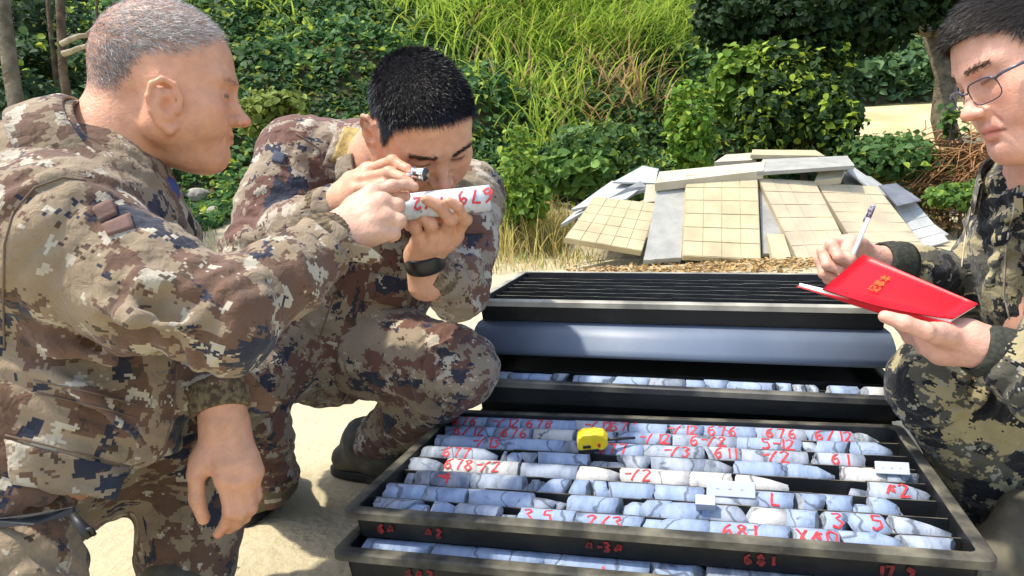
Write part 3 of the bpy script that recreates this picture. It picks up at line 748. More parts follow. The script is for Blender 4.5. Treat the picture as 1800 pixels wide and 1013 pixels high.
# ---- hand-painted marks: strokes in a unit box (x right, y up)
GL = {'0': [[(.5, 1), (.15, .8), (.1, .3), (.45, 0), (.8, .25), (.85, .75), (.5, 1)]], '1': [[(.5, 1), (.5, 0)]], '2': [[(.1, .8), (.45, 1), (.8, .75), (.5, .35), (.1, .02), (.9, .05)]],
      '3': [[(.1, .9), (.6, 1), (.8, .75), (.4, .55), (.85, .3), (.5, 0), (.1, .1)]], '4': [[(.6, 1), (.1, .4), (.9, .4)], [(.62, .7), (.6, 0)]], '5': [[(.85, 1), (.2, .98), (.18, .55), (.7, .58), (.8, .2), (.4, 0), (.1, .1)]],
      '6': [[(.75, .98), (.3, .7), (.12, .25), (.45, 0), (.8, .2), (.6, .5), (.2, .35)]], '7': [[(.08, .95), (.85, .95), (.45, 0)]], '8': [[(.5, .52), (.15, .78), (.5, 1), (.82, .78), (.5, .52), (.12, .22), (.5, 0), (.88, .22), (.5, .52)]],
      '9': [[(.8, .75), (.4, .98), (.18, .7), (.5, .5), (.8, .75), (.75, .3), (.5, 0)]], '/': [[(.85, 1), (.15, 0)]], '-': [[(.1, .5), (.8, .52)]], 'X': [[(.1, 1), (.85, 0)], [(.85, 1), (.1, 0)]], 'L': [[(.2, 1), (.18, .05), (.8, .05)]],
      '.': [[(.3, .1), (.5, .3), (.6, .1)]], '#': [[(.1, .2), (.5, .9), (.8, .3), (.3, .5), (.9, .8)]]}
def strokes(text, h, seed=0, adv=.78):
    r = random.Random(seed); out = []; x = 0
    for ch in text:
        if ch == ' ': x += h * .5; continue
        for st in GL[ch]:
            out.append([(x + (p[0] * .7 + r.uniform(-.04, .04)) * h, (p[1] + r.uniform(-.05, .05)) * h) for p in st])
        x += h * (adv * (.55 if ch in '1-.' else 1))
    return out, x
def ribbon(mb, pts, w, wrap):
    """a brush stroke: flat strip following pts, mapped to 3D by wrap(x, y)"""
    q = []
    for (a, b_) in zip(pts[:-1], pts[1:]):
        n = max(2, int(math.dist(a, b_) / .003))
        q += [(a[0] + (b_[0] - a[0]) * i / n, a[1] + (b_[1] - a[1]) * i / n) for i in range(n)]
    q.append(pts[-1]); r = random.Random(int(pts[0][0] * 1e5)); v = []
    for i, p in enumerate(q):
        a, b_ = q[max(i - 1, 0)], q[min(i + 1, len(q) - 1)]; dx, dy = b_[0] - a[0], b_[1] - a[1]; l_ = math.hypot(dx, dy) + 1e-9
        ww = w * r.uniform(.75, 1.15); v += [wrap(p[0] - dy / l_ * ww, p[1] + dx / l_ * ww), wrap(p[0] + dy / l_ * ww, p[1] - dx / l_ * ww)]
    mb.add(v, [(2 * i, 2 * i + 1, 2 * i + 3, 2 * i + 2) for i in range(len(q) - 1)])
def mark_core(o, text, xc, h=.024, seed=0, rad=CRAD, ang=.95, w=.0018, flip=False):
    """paint on the camera side of a core; ang = angle of the text's middle above horizontal"""
    st, wd = strokes(text, h, seed); mb = MB(); R = rad + .0008
    for s in st:
        def wrap(x, y):
            a = ang + (y - h / 2) / R; X = xc + x - wd / 2
            if flip: a = ang - (y - h / 2) / R; X = xc - (x - wd / 2)
            return (X, -R * math.cos(a), R * math.sin(a))
        ribbon(mb, s, w, wrap)
    return mb.build("painted_number", paintm, o)

inv1 = tray_mat(front[0]).inverted()
def tray_u(px, py, z=None):
    p = on_z(px, py, T1[2]); return (inv1 @ Vector(p))[0]
# rows from the back (0) to the front (7): reference pixel line (left, right), pieces (x0, x1, kind[, taper]) in photo pixels
ROWS = [
    ((780, 741), (1545, 770), [(780, 850, 'g'), (851, 910, 'b'), (911, 1003, 'b'), (1005, 1100, 'g'), (1102, 1175, 'b'), (1177, 1232, 'b'), (1233, 1330, 'b'), (1331, 1420, 'g'), (1421, 1508, 'b'), (1514, 1546, 'd', (.2, .5))]),
    ((757, 757), (1575, 792), [(757, 865, 'b'), (866, 928, 'g'), (931, 1008, 'w'), (1012, 1080, 'b'), (1082, 1178, 'b'), (1180, 1296, 'g'), (1298, 1415, 'b'), (1417, 1440, 'g'), (1441, 1496, 'b'), (1500, 1570, 'b', (.7, .4))]),
    ((740, 775), (1590, 812), [(740, 845, 'b'), (846, 984, 'b'), (986, 1040, 'd'), (1042, 1132, 'b'), (1134, 1240, 'g'), (1242, 1300, 'g'), (1302, 1425, 'g'), (1427, 1440, 'd'), (1441, 1525, 'g')]),
    ((718, 795), (1620, 835), [(718, 766, 'd'), (768, 864, 'g', (.7, .5)), (872, 884, 'd'), (888, 914, 'b'), (916, 938, 'd'), (941, 1032, 'b'), (1034, 1062, 'd'), (1066, 1090, 'd'), (1092, 1136, 'd'), (1142, 1236, 'g'), (1239, 1288, 'd', (.3, .5)), (1292, 1380, 'b'), (1382, 1468, 'b', (.5, .7)), (1484, 1562, 'w', (.6, .3)), (1566, 1588, 'd'), (1592, 1618, 'd')]),
    ((702, 820), (1650, 862), [(702, 768, 'd', (.4, .5)), (771, 904, 'w'), (907, 1010, 'g'), (1011, 1090, 'w', (.4, .5)), (1092, 1212, 'w'), (1213, 1284, 'w'), (1291, 1386, 'w', (.3, .5)), (1494, 1530, 'd', (0., .2)), (1532, 1654, 'g', (.5, .45))]),
    ((700, 845), (1665, 895), [(697, 717, 'd'), (719, 814, 'd'), (817, 912, 'g'), (914, 926, 'd'), (928, 944, 'd'), (946, 990, 'b'), (992, 1030, 'b'), (1032, 1066, 'b'), (1068, 1150, 'b'), (1152, 1238, 'b'), (1241, 1338, 'g'), (1340, 1394, 'b'), (1397, 1446, 'b'), (1449, 1500, 'b'), (1502, 1534, 'b'), (1537, 1592, 'b', (.6, .35))]),
    ((655, 870), (1690, 925), [(655, 734, 'b'), (735, 810, 'b'), (811, 930, 'b'), (932, 962, 'g', (.2, .25)), (965, 986, 'd', (.2, .2)), (991, 1084, 'b'), (1087, 1107, 'g'), (1110, 1134, 'b'), (1138, 1176, 'b'), (1178, 1240, 'b'), (1243, 1298, 'g'), (1311, 1374, 'w'), (1377, 1442, 'b'), (1446, 1502, 'b'), (1506, 1566, 'b'), (1572, 1690, 'g', (.1, .75))]),
    ((643, 895), (1690, 965), [(643, 666, 'd'), (668, 704, 'g'), (706, 738, 'b'), (741, 788, 'b', (.5, .35)), (791, 862, 'g'), (864, 898, 'd'), (900, 1004, 'b'), (1006, 1126, 'b'), (1129, 1166, 'b'), (1170, 1244, 'b'), (1248, 1390, 'b'), (1391, 1480, 'b'), (1482, 1592, 'b', (.85, .3)), (1597, 1686, 'g')]),
]
TEXT = {0: [(812, '676'), (885, '-/12'), (945, '676'), (1050, '-/12'), (1095, '676'), (1200, '-/12'), (1270, '676'), (1375, '676'), (1468, '6/12')],
        1: [(820, '6/12'), (900, '676'), (1150, '-/12'), (1245, '6-/2'), (1370, '5-12')], 2: [(850, '-/13'), (1075, '677'), (1190, '-/3'), (1275, '611'), (1365, '-/2'), (1478, '61')],
        3: [(797, '677')], 4: [(797, '678'), (850, '-/2'), (1120, '-/2'), (1580, '#2')], 5: [(770, '-4'), (1365, 'L')], 6: [(1475, '3'), (1545, '5')], 7: [(940, '3 5'), (1060, '2/3'), (1300, '681'), (1440, 'X#0')]}
ordw = ["first", "second", "third", "fourth", "fifth", "sixth", "seventh", "eighth", "ninth", "tenth", "eleventh", "twelfth", "thirteenth", "fourteenth", "fifteenth", "sixteenth"]
rowname = ["back row", "second row from the back", "third row from the back", "fourth row from the back", "fourth row from the front", "third row from the front", "second row from the front", "front row"]
look = {'b': "blue-grey", 'g': "pale grey", 'w': "whitish", 'd': "dark-veined"}
li_, wi_ = TL_ / 2 - RIM, TW / 2 - RIM
for ri, (pl, pr, pieces) in enumerate(ROWS):
    y = wi_ - PITCH_ROW * (ri + .5) + (.003 if ri == 7 else -.003 if ri == 0 else 0); zc = -TH + .003 + CRAD + .0005
    def lx(px):
        f = (px - pl[0]) / (pr[0] - pl[0]); py = pl[1] + (pr[1] - pl[1]) * f
        return tray_u(px, py)
    lo, hi = lx(pl[0]), lx(pr[0])
    for pi, pc in enumerate(pieces):
        x0, x1, kd = pc[0], pc[1], pc[2]; tp = pc[3] if len(pc) > 3 else None
        a = np.clip(lx(x0), -li_ + .012, li_ - .03); b_ = np.clip(lx(x1), a + .012, li_ - .012); b_ -= .0004
        L_ = b_ - a; rs = np.random.default_rng(ri * 40 + pi)
        rad = CRAD * (1 if L_ > .03 else rs.uniform(.72, .98)); big = L_ > .06
        o = core(front[0], a, b_, y + rs.normal() * .0015, zc - (CRAD - rad), kd, ri * 40 + pi, f"{look[kd]} core, {ordw[pi]} from left in the top tray's {rowname[ri]}",
                 "cores in the top tray", rad, tp, t0=rs.normal(size=2) * (.10 if big else .3), t1=rs.normal(size=2) * (.10 if big else .3), zrot=rs.normal() * .006)
        for (tx, s) in TEXT.get(ri, []):
            if x0 <= tx < x1:
                xc = lx(tx) - (a + b_) / 2
                mark_core(o, s, xc, .024 if ri > 2 else .025, seed=tx, rad=rad, ang=1.05)
# second tray: front row juts out under the top rim; third: the same
for ti, brk, kinds in ((1, [-.42, -.30, -.12, .03, .10, .24, .33, .41], "bbbbdbb"), (2, [-.42, -.36, -.2, -.05, .1, .27, .41], "bbbbbd")):
    for pi in range(len(brk) - 1):
        y = -wi_ + PITCH_ROW * .5; zc = -TH + .003 + CRAD + .0005; a, b_ = brk[pi], brk[pi + 1] - .002
        o = core(front[ti], a, b_, y, zc, kinds[pi], 900 + ti * 20 + pi, f"blue-grey rock core piece, {ordw[pi]} from the left in the {'second' if ti == 1 else 'third'} tray down",
                 "cores in the lower front trays")
        if (ti, pi) in ((1, 5), (1, 2), (2, 1), (2, 4)):
            mark_core(o, {5: '19', 2: '-1', 1: '6#', 4: '2#0'}[pi], 0, .024, pi, ang=.5)
# red writing on the tray fronts
def mark_wall(root, text, xc, h, seed, z=-.033):
    st, wd = strokes(text, h, seed, 1.1); mb = MB(); W = TW / 2
    for s in st: ribbon(mb, s, .0024, lambda x, y: (xc + x - wd / 2, -(W - RIM) - .0008 + .1 * (-z - .004 - y * .5) * 0 + .0006, z + (y - h / 2) * .9))
    mb.build("painted_mark", mat("faded_red_paint", (.30, .012, .012), .7, noise=(120, (.10, .012, .010), 3, .4, .6)), root)
for ti, lst in ((0, [(-.38, '6#'), (-.30, '#2'), (-.04, '#-3#'), (.17, '681'), (.34, '17 9')]), (1, [(-.31, '6#7'), (-.10, '#46'), (.14, '#1'), (.30, '##')])):
    for i, (x_, s) in enumerate(lst): mark_wall(front[ti], s, x_, .015, i + ti * 10)

# ---- small white plastic depth markers standing between cores
def marker(label, px, py, row, w_=.075, h_=.028, tilt=.5, boxy=False):
    root = empty("depth_marker"); y = wi_ - PITCH_ROW * (row + .5) - .010; pl, pr, _ = ROWS[row]; x_ = tray_u(px, pl[1] + (pr[1] - pl[1]) * (px - pl[0]) / (pr[0] - pl[0]))
    root.matrix_world = tray_mat(front[0]) @ Matrix.Translation((x_, y, .006)) @ Matrix.Rotation(-tilt, 4, 'X')
    m = mat("white_marker", (.42, .45, .50), .5, spec=.4)
    mb = MB(); mb.box(-w_ / 2, w_ / 2, -.002 if not boxy else -.014, .002 if not boxy else .014, -h_ / 2, h_ / 2); mb.build("card", m, root, bevel=.001)
    mb = MB(); r = random.Random(px)
    for j in range(3):
        xx = -w_ * .3 + j * w_ * .25; mb.box(xx, xx + w_ * r.uniform(.04, .10), -.0026 if not boxy else -.0146, -.0023 if not boxy else -.0142, -.0008, .0006)
    mb.build("print", mat("faint_ink", (.30, .33, .40), .8), root)
    tag(root, label, "marker", "white depth markers in the top tray")
marker("white depth marker card leaning in the third row from the front, right of centre", 1285, 870, 5, .072, .024)
marker("small white depth marker right of centre in the second row from the front", 1240, 898, 6, .028, .016, .9, True)
marker("white depth marker near the right end of the fourth row from the back", 1570, 812, 3, .05, .02, .6)

# ---- yellow tape measure
tm = empty("tape_measure"); pt = on_z(1041, 772, T1[2] + .018)
tm.location = pt; tm.scale = (.9, .9, .9); tm.rotation_euler = (math.radians(8), math.radians(-4), math.radians(-6))
yl = mat("yellow_plastic", (.82, .62, .02), .35, noise=(40, (.70, .50, .015), 3, .4, .6), spec=.5); blk = mat("black_rubber", (.012, .012, .014), .5)
mb = MB(); prof = [(-.031, -.012), (-.027, -.018), (.022, -.018), (.030, -.010), (.031, .004), (.024, .014), (.008, .019), (-.018, .019), (-.028, .012), (-.031, .002)]
for yy in (-.017, -.014, .014, .017):
    s_ = .9 if abs(yy) > .015 else 1.0; mb.v += [(x_ * s_, yy, z_ * s_) for x_, z_ in prof]
k = len(prof)
for i in range(3):
    for j in range(k): mb.f.append((i * k + j, i * k + (j + 1) % k, (i + 1) * k + (j + 1) % k, (i + 1) * k + j))
mb.f += [tuple(range(k))[::-1][::-1], tuple(range(3 * k, 4 * k))[::-1]]
mb.build("case", yl, tm)
mb = MB(); mb.box(-.030, .012, -.0185, .0185, -.0195, -.0135); mb.box(-.020, -.004, -.0186, -.0170, -.011, -.004); mb.build("grip", blk, tm, bevel=.001)
mb = MB(); mb.box(.010, .0155, -.0187, -.0172, -.010, -.002); mb.build("button", paintm, tm)
mb = MB(); mb.tube([(.030, 0, -.004), (.050, .004, -.006), (.075, .012, -.011), (.086, .014, -.013)], [.003, .0035, .003, .0028], 8); mb.build("wrist_strap", blk, tm, True)
tag(tm, "yellow tape measure with black strap lying on the cores in the back rows", "tape measure")

# ---- rear stack
YAW2, TILT2 = math.radians(-14.5), math.radians(1.6)
R0 = np.array([.402, 1.817, .418])
f2 = np.array([math.sin(YAW2), -math.cos(YAW2), 0])
rl = tray("core_tray", "empty core tray with bare ridges on top of the rear stack", R0, YAW2, "trays of the rear stack", TILT2, rim_mat=mat("pale_rim", (.16, .155, .13), .5, noise=(8, (.42, .40, .33), 7, .38, .6), spec=.5), th=.050, div_mat=mat('glint_ridge', (.05, .05, .045), .45, noise=(12, (.30, .29, .24), 6, .4, .65)))  # ridge tops: sun glint put into a paler colour
# smooth sloping-sided lid under it
lid = empty("tray_lid", R0 + np.array([0, 0, -.051])); lid.rotation_euler = (0, TILT2, YAW2)
mb = MB(); L, W = TL_ / 2, TW / 2
prof = [(L - .02, W - .03, 0.0), (L - .012, W - .010, -.0025), (L - .010, W + .006, -.011), (L - .007, W + .017, -.026), (L - .004, W + .025, -.050), (L - .002, W + .030, -.062), (L - .004, W + .028, -.068), (L - .01, W, -.068)]
for (x_, y_, z_) in prof: mb.v += [(-x_, -y_, z_), (x_, -y_, z_), (x_, y_, z_), (-x_, y_, z_)]
for i in range(len(prof) - 1):
    for j in range(4): mb.f.append((i * 4 + j, (i + 1) * 4 + j, (i + 1) * 4 + (j + 1) % 4, i * 4 + (j + 1) % 4))
mb.f += [(0, 1, 2, 3)]
mb.build("cover", smooth_plastic, lid, True)
mb = MB(); mb.box(-L, L, -W - .0305, -W - .0285, -.0655, -.0645); mb.build("edge_line", mat("edge_line_plastic", (.05, .055, .06), .4), lid)
tag(lid, "smooth sky-tinted tray lid with sloping front under the empty tray", "tray lid", "trays of the rear stack")
rlab = ["rear stack core tray holding a visible front row of broken cores", "plain black core tray below the cored one in the rear stack", "lowest core tray of the rear stack, on the ground"]
rear = []
for i, lb in enumerate(rlab):
    loc = R0 + f2 * (.115 - .06 * (i > 0)) + np.array([0, 0, -.156 - .052 * i]) + np.array([.004 if i else .0, 0, 0])
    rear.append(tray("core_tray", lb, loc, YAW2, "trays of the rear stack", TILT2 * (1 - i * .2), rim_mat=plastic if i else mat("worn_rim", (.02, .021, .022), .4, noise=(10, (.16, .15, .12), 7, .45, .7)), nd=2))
r_ = random.Random(3); x_ = -.42; pi = 0; kk = "bdbdbbdbbbbddbwgd"
while x_ < .40 and pi < 17:
    L_ = r_.choice([.03, .045, .06, .075, .09]) * (.7 if kk[pi] == 'd' else 1); b_ = min(x_ + L_, .415)
    core(rear[0], x_, b_ - .002, -wi_ + PITCH_ROW * .5, -TH + .013 + CRAD, kk[pi], 2000 + pi, f"{look[kk[pi]]} rock core piece, {(ordw + ['seventeenth'])[pi]} from the left in the rear stack's cored tray", "cores in the rear stack",
         rad=CRAD * r_.uniform(.85, 1)); x_ = b_ + (.02 if kk[pi] == 'd' and r_.random() < .5 else .002); pi += 1
# ------------------------------------------------------------------ implicit surfaces for bodies, clothes, hands
class Vol:
    def __init__(s, lo, hi, res):
        s.lo = np.asarray(lo, float); s.res = res
        s.n = np.ceil((np.asarray(hi, float) - s.lo) / res).astype(int) + 1
        s.d = np.full(s.n, .2, np.float32)
    def _sl(s, lo, hi):
        a = np.clip(np.floor((np.asarray(lo) - s.lo) / s.res).astype(int), 0, s.n); b = np.clip(np.ceil((np.asarray(hi) - s.lo) / s.res).astype(int) + 1, 0, s.n)
        if (b <= a).any(): return None, None
        sl = tuple(slice(i, j) for i, j in zip(a, b))
        ax = [(s.lo[i] + np.arange(a[i], b[i]) * s.res).astype(np.float32) for i in range(3)]
        return sl, (ax[0][:, None, None], ax[1][None, :, None], ax[2][None, None, :])
    def _put(s, sl, d, k, cut):
        a = s.d[sl]
        if cut:
            h = np.maximum(k - np.abs(a + d), 0) / k; s.d[sl] = np.maximum(a, -d) + h * h * k * .25
        else:
            h = np.maximum(k - np.abs(a - d), 0) / k; s.d[sl] = np.minimum(a, d) - h * h * k * .25
    def cone(s, a, b, ra, rb, k=.01, cut=False, flat=None):
        """tapered capsule; flat = (axis, factor): section widened along axis"""
        a = np.asarray(a, float); b = np.asarray(b, float); pad = (max(ra, rb)) * (flat[1] if flat and flat[1] > 1 else 1) + k + 2 * s.res
        sl, G = s._sl(np.minimum(a, b) - pad, np.maximum(a, b) + pad)
        if sl is None: return
        ab = b - a; L2 = float(ab @ ab) + 1e-12
        p = [G[i] - np.float32(a[i]) for i in range(3)]
        t = np.clip((p[0] * ab[0] + p[1] * ab[1] + p[2] * ab[2]) / L2, 0, 1)
        q = [p[i] - t * np.float32(ab[i]) for i in range(3)]
        if flat:
            ax = np.asarray(flat[0], float); ax = ax / np.linalg.norm(ax); c = q[0] * ax[0] + q[1] * ax[1] + q[2] * ax[2]
            f = (1 / flat[1] - 1); q = [q[i] + c * np.float32(f * ax[i]) for i in range(3)]
        s._put(sl, np.sqrt(q[0] ** 2 + q[1] ** 2 + q[2] ** 2) - (ra + (rb - ra) * t), k, cut)
    def ell(s, c, r, k=.01, cut=False, M=None):
        """ellipsoid; M = 3x3 with local axes as columns"""
        c = np.asarray(c, float); r = np.asarray(r, float); pad = r.max() + k + 2 * s.res
        sl, G = s._sl(c - pad, c + pad)
        if sl is None: return
        p = [G[i] - np.float32(c[i]) for i in range(3)]
        if M is not None: p = [p[0] * M[0, j] + p[1] * M[1, j] + p[2] * M[2, j] for j in range(3)]
        k0 = np.sqrt((p[0] / r[0]) ** 2 + (p[1] / r[1]) ** 2 + (p[2] / r[2]) ** 2) + 1e-6
        k1 = np.sqrt((p[0] / r[0] ** 2) ** 2 + (p[1] / r[1] ** 2) ** 2 + (p[2] / r[2] ** 2) ** 2) + 1e-6
        s._put(sl, k0 * (k0 - 1) / k1, k, cut)
    def chain(s, pts, rad, k=.01, cut=False, flat=None):
        for i in range(len(pts) - 1): s.cone(pts[i], pts[i + 1], rad[i], rad[i + 1], k, cut, flat)
    def plane_cut(s, p, n, k=.004):
        """remove everything on the +n side of the plane"""
        sl, G = s._sl(s.lo - 1, s.lo + s.n * s.res + 1)
        d = sum((G[i] - np.float32(p[i])) * np.float32(n[i]) for i in range(3))
        s._put(sl, -d + 0 * s.d[sl], k, True)
    def mesh(s):
        """surface nets"""
        d = s.d.copy(); d[0], d[-1], d[:, 0], d[:, -1], d[:, :, 0], d[:, :, -1] = .2, .2, .2, .2, .2, .2
        ins = d < 0; nx, ny, nz = d.shape
        c = ins[:-1, :-1, :-1].astype(np.int8)
        for o in ((0, 0, 1), (0, 1, 0), (0, 1, 1), (1, 0, 0), (1, 0, 1), (1, 1, 0), (1, 1, 1)):
            c = c + ins[o[0]:nx - 1 + o[0], o[1]:ny - 1 + o[1], o[2]:nz - 1 + o[2]]
        I = np.argwhere((c > 0) & (c < 8)); idx = -np.ones((nx - 1, ny - 1, nz - 1), np.int64); idx[tuple(I.T)] = np.arange(len(I))
        acc = np.zeros((len(I), 3)); cnt = np.zeros(len(I))
        cor = [(i, j, k) for i in (0, 1) for j in (0, 1) for k in (0, 1)]
        for a in cor:
            for ax in range(3):
                if a[ax]: continue
                b = list(a); b[ax] = 1
                va = d[I[:, 0] + a[0], I[:, 1] + a[1], I[:, 2] + a[2]]; vb = d[I[:, 0] + b[0], I[:, 1] + b[1], I[:, 2] + b[2]]
                m = (va < 0) != (vb < 0); t = np.where(m, va / np.where(m, va - vb, 1), 0)
                q = np.array(a, float)[None] + t[:, None] * np.eye(3)[ax][None]
                acc += q * m[:, None]; cnt += m
        V = s.lo + (I + acc / cnt[:, None]) * s.res
        F = []
        for ax in range(3):
            o = [0, 0, 0]; o[ax] = 1; s1, s2 = [(1, 2), (2, 0), (0, 1)][ax]
            A = ins[:nx - o[0], :ny - o[1], :nz - o[2]]; B = ins[o[0]:, o[1]:, o[2]:]
            E = np.argwhere(A != B); E = E[(E[:, s1] > 0) & (E[:, s2] > 0)]
            E = E[(E[:, s1] < d.shape[s1] - 1) & (E[:, s2] < d.shape[s2] - 1)]
            def cell(p, q):
                X = E.copy(); X[:, s1] -= p; X[:, s2] -= q; return idx[tuple(X.T)]
            Q = np.stack([cell(1, 1), cell(0, 1), cell(0, 0), cell(1, 0)], 1)
            fl = ~A[tuple(E.T)]; Q[fl] = Q[fl][:, ::-1]; F.append(Q)
        F = np.concatenate(F); F = F[(F >= 0).all(1)]
        return V, F

def vnormals(V, F):
    n = np.cross(V[F[:, 2]] - V[F[:, 0]], V[F[:, 3]] - V[F[:, 1]]); N = np.zeros_like(V)
    for j in range(4): np.add.at(N, F[:, j], n)
    return N / (np.linalg.norm(N, axis=1)[:, None] + 1e-12)

def relax(V, F, it=2, lam=.5):
    A = np.concatenate([F[:, [0, 1]], F[:, [1, 2]], F[:, [2, 3]], F[:, [3, 0]]]); A = np.concatenate([A, A[:, ::-1]])
    for _ in range(it):
        S = np.zeros_like(V); C = np.zeros(len(V)); np.add.at(S, A[:, 0], V[A[:, 1]]); np.add.at(C, A[:, 0], 1)
        V = V + lam * (S / np.maximum(C, 1)[:, None] - V)
    return V

def unit(v): v = np.asarray(v, float); return v / (np.linalg.norm(v) + 1e-12)

def frame(axis, ref):
    t = unit(axis); a = ref - t * np.dot(ref, t); a = unit(a); return t, a, np.cross(t, a)

class Bone:
    """cloth coordinates and folds along one limb or torso segment"""
    def __init__(s, a, b, r, amp=.006, fu=22., fr=7., shear=.8, u0=0., v0=0., ref=None):
        s.a, s.b, s.r = np.asarray(a, float), np.asarray(b, float), r; s.t, s.x, s.y = frame(s.b - s.a, CZ if ref is None else np.asarray(ref))
        s.L = np.linalg.norm(s.b - s.a); s.amp, s.fu, s.fr, s.sh, s.u0, s.v0 = amp, fu, fr, shear, u0, v0
    def coords(s, p):
        q = p - s.a; u = q @ s.t; return u, q @ s.x, q @ s.y
    def dist(s, p):
        u, x, y = s.coords(p); e = np.clip(u, 0, s.L) - u
        return np.sqrt(x * x + y * y + e * e) / s.r

def garment(name, vol, bones, material, parent, fold=1.45, seed=0, smooth=1, post=None):
    """mesh the volume, press folds into it, lay cloth UVs (metres) along the bones"""
    V, F = vol.mesh(); V = relax(V, F, 2, .5); N = vnormals(V, F)
    D = np.stack([b.dist(V) for b in bones], 1); W = np.exp(-(D - D.min(1)[:, None]) * 5); W /= W.sum(1)[:, None]
    disp = np.zeros(len(V))
    for i, b in enumerate(bones):
        u, x, y = b.coords(V); us = u + b.sh * x * .6 + b.sh * y * .4
        wv = .35 * perlin(np.stack([u * 9, x * 9, y * 9], 1) + seed)
        n1 = perlin(np.stack([us * b.fu + wv, x * b.fr, y * b.fr], 1) + seed * 3.7 + i * 11)
        us2 = u - b.sh * x * .8
        n2 = perlin(np.stack([us2 * b.fu * 1.9, x * b.fr * 2.2, y * b.fr * 2.2], 1) + seed * 5.1 + i * 7)
        n3 = perlin(np.stack([u * 6, x * 6, y * 6], 1) + seed + i * 3)
        f = (np.abs(n1) * 2.2 - .5) * (.65 + .9 * n3) + .42 * (np.abs(n2) * 2.2 - .5)
        we = np.exp(-(u / .075) ** 2) + np.exp(-((b.L - u) / .075) ** 2)          # folds bunched at the joints
        ph = np.pi * (u + .30 * x + .12 * y) / .034 + 3.0 * perlin(np.stack([u * 14, x * 14, y * 14], 1) + seed + i)
        f = f + we * (np.abs(np.sin(ph)) - .6) * (.55 + 1.3 * np.clip(n3 + .2, 0, 1))
        disp += W[:, i] * b.amp * f
    V = V + N * (disp * fold)[:, None]
    V = relax(V, F, smooth, .35)
    if post is not None: V = post(V, F)
    o = mesh_obj(name, V, F, material, parent, True)
    Vn = np.empty(len(o.data.vertices) * 3, np.float32)
    fc = V[F].mean(1); bi = np.stack([b.dist(fc) for b in bones], 1).argmin(1)
    UV = np.zeros((len(F), 4, 2))
    for i, b in enumerate(bones):
        m = bi == i
        if not m.any(): continue
        u, x, y = b.coords(fc[m]); ac = np.arctan2(y, x)
        for j in range(4):
            uu, xx, yy = b.coords(V[F[m, j]]); an = np.arctan2(yy, xx); an = ac + (an - ac + np.pi) % (2 * np.pi) - np.pi
            UV[m, j, 0] = uu + b.u0 + i * 1.37 + seed * .71; UV[m, j, 1] = an * b.r + b.v0
    fn_ = np.cross(V[F[:, 2]] - V[F[:, 0]], V[F[:, 3]] - V[F[:, 1]]); fn_ /= np.linalg.norm(fn_, axis=1)[:, None] + 1e-12
    for i, b in enumerate(bones):            # end caps: lay the cloth flat across the limb
        u, x, y = b.coords(fc); m = (bi == i) & (np.abs(fn_ @ b.t) > .72) & ((u < .15 * b.r) | (u > b.L - .15 * b.r))
        for j in range(4):
            uu, xx, yy = b.coords(V[F[m, j]]); UV[m, j, 0] = xx + 3.1 + i; UV[m, j, 1] = yy + 1.7
    if len(o.data.polygons) == len(F):
        l = o.data.uv_layers.new(name="cloth"); l.data.foreach_set("uv", UV.astype(np.float32).ravel())
    o["_bvh"] = 0
    del o["_bvh"]
    BV[o.name] = BVHTree.FromPolygons([tuple(v) for v in V], [tuple(f) for f in F.tolist()])
    return o
BV = {}

def box_of(pts, pad):
    p = np.array(pts); return p.min(0) - pad, p.max(0) + pad

def ray_surf(bvh, px, py, near=.3):
    r = Vector(cam_dir(px, py)).normalized(); h = bvh.ray_cast(Vector((0, 0, CAM_H)) + r * near, r)
    return (np.array(h[0]), np.array(h[1])) if h[0] is not None else None

def patch(name, bvh, corners, mat_, parent, lift=.003, n=8, uvs=.0, uvo=(0, 0), bulge=0.0):
    """a cloth piece sewn on: grid between 4 photo corners (tl, tr, br, bl), laid on the surface under it"""
    tl, tr, br, bl = [np.array(c, float) for c in corners]; V = []; ok = True
    fall = None; rows = []
    for j in range(n + 1):
        for i in range(n + 1):
            u, v = i / n, j / n; q = (tl * (1 - u) + tr * u) * (1 - v) + (bl * (1 - u) + br * u) * v
            h = ray_surf(bvh, q[0], q[1]); e = min(u, 1 - u, v, 1 - v)
            rows.append((q, h, e))
    dep = [np.linalg.norm(h[0] - np.array([0, 0, CAM_H])) for _, h, _ in rows if h is not None]
    if not dep: return None
    md = float(np.median(dep))
    top = []; bot = []
    for q, h, e in rows:
        if h is None or np.linalg.norm(h[0] - np.array([0, 0, CAM_H])) > md + .06:
            p = np.array([0, 0, CAM_H]) + unit(cam_dir(*q)) * md; nn = -unit(cam_dir(*q))
        else: p, nn = h
        if nn @ cam_dir(*q) > 0: nn = -nn
        top.append(p + nn * (lift + bulge * min(1, e * 4))); bot.append(p - nn * .004)
    T = np.array(top).reshape(n + 1, n + 1, 3)
    for _ in range(2):
        S = T.copy(); S[1:-1, 1:-1] = (T[1:-1, 1:-1] * 2 + T[:-2, 1:-1] + T[2:, 1:-1] + T[1:-1, :-2] + T[1:-1, 2:]) / 6; T = S
    m = n + 1; V = np.concatenate([T.reshape(-1, 3), np.array(bot)]); F = []
    for j in range(n):
        for i in range(n): F.append((j * m + i, (j + 1) * m + i, (j + 1) * m + i + 1, j * m + i + 1))
    ring = [i for i in range(n)] + [i * m + n for i in range(n)] + [n * m + n - i for i in range(n)] + [(n - i) * m for i in range(n)]
    for a, b in zip(ring, ring[1:] + ring[:1]): F.append((a, b, b + m * m, a + m * m))
    o = mesh_obj(name, V, np.array(F), mat_, parent, True)
    l = o.data.uv_layers.new(name="cloth"); lp = np.empty(len(o.data.loops), np.int32); o.data.loops.foreach_get("vertex_index", lp)
    uv = np.stack([V @ CX + uvo[0], V @ CY + uvo[1]], 1)[lp]; l.data.foreach_set("uv", uv.astype(np.float32).ravel())
    return o

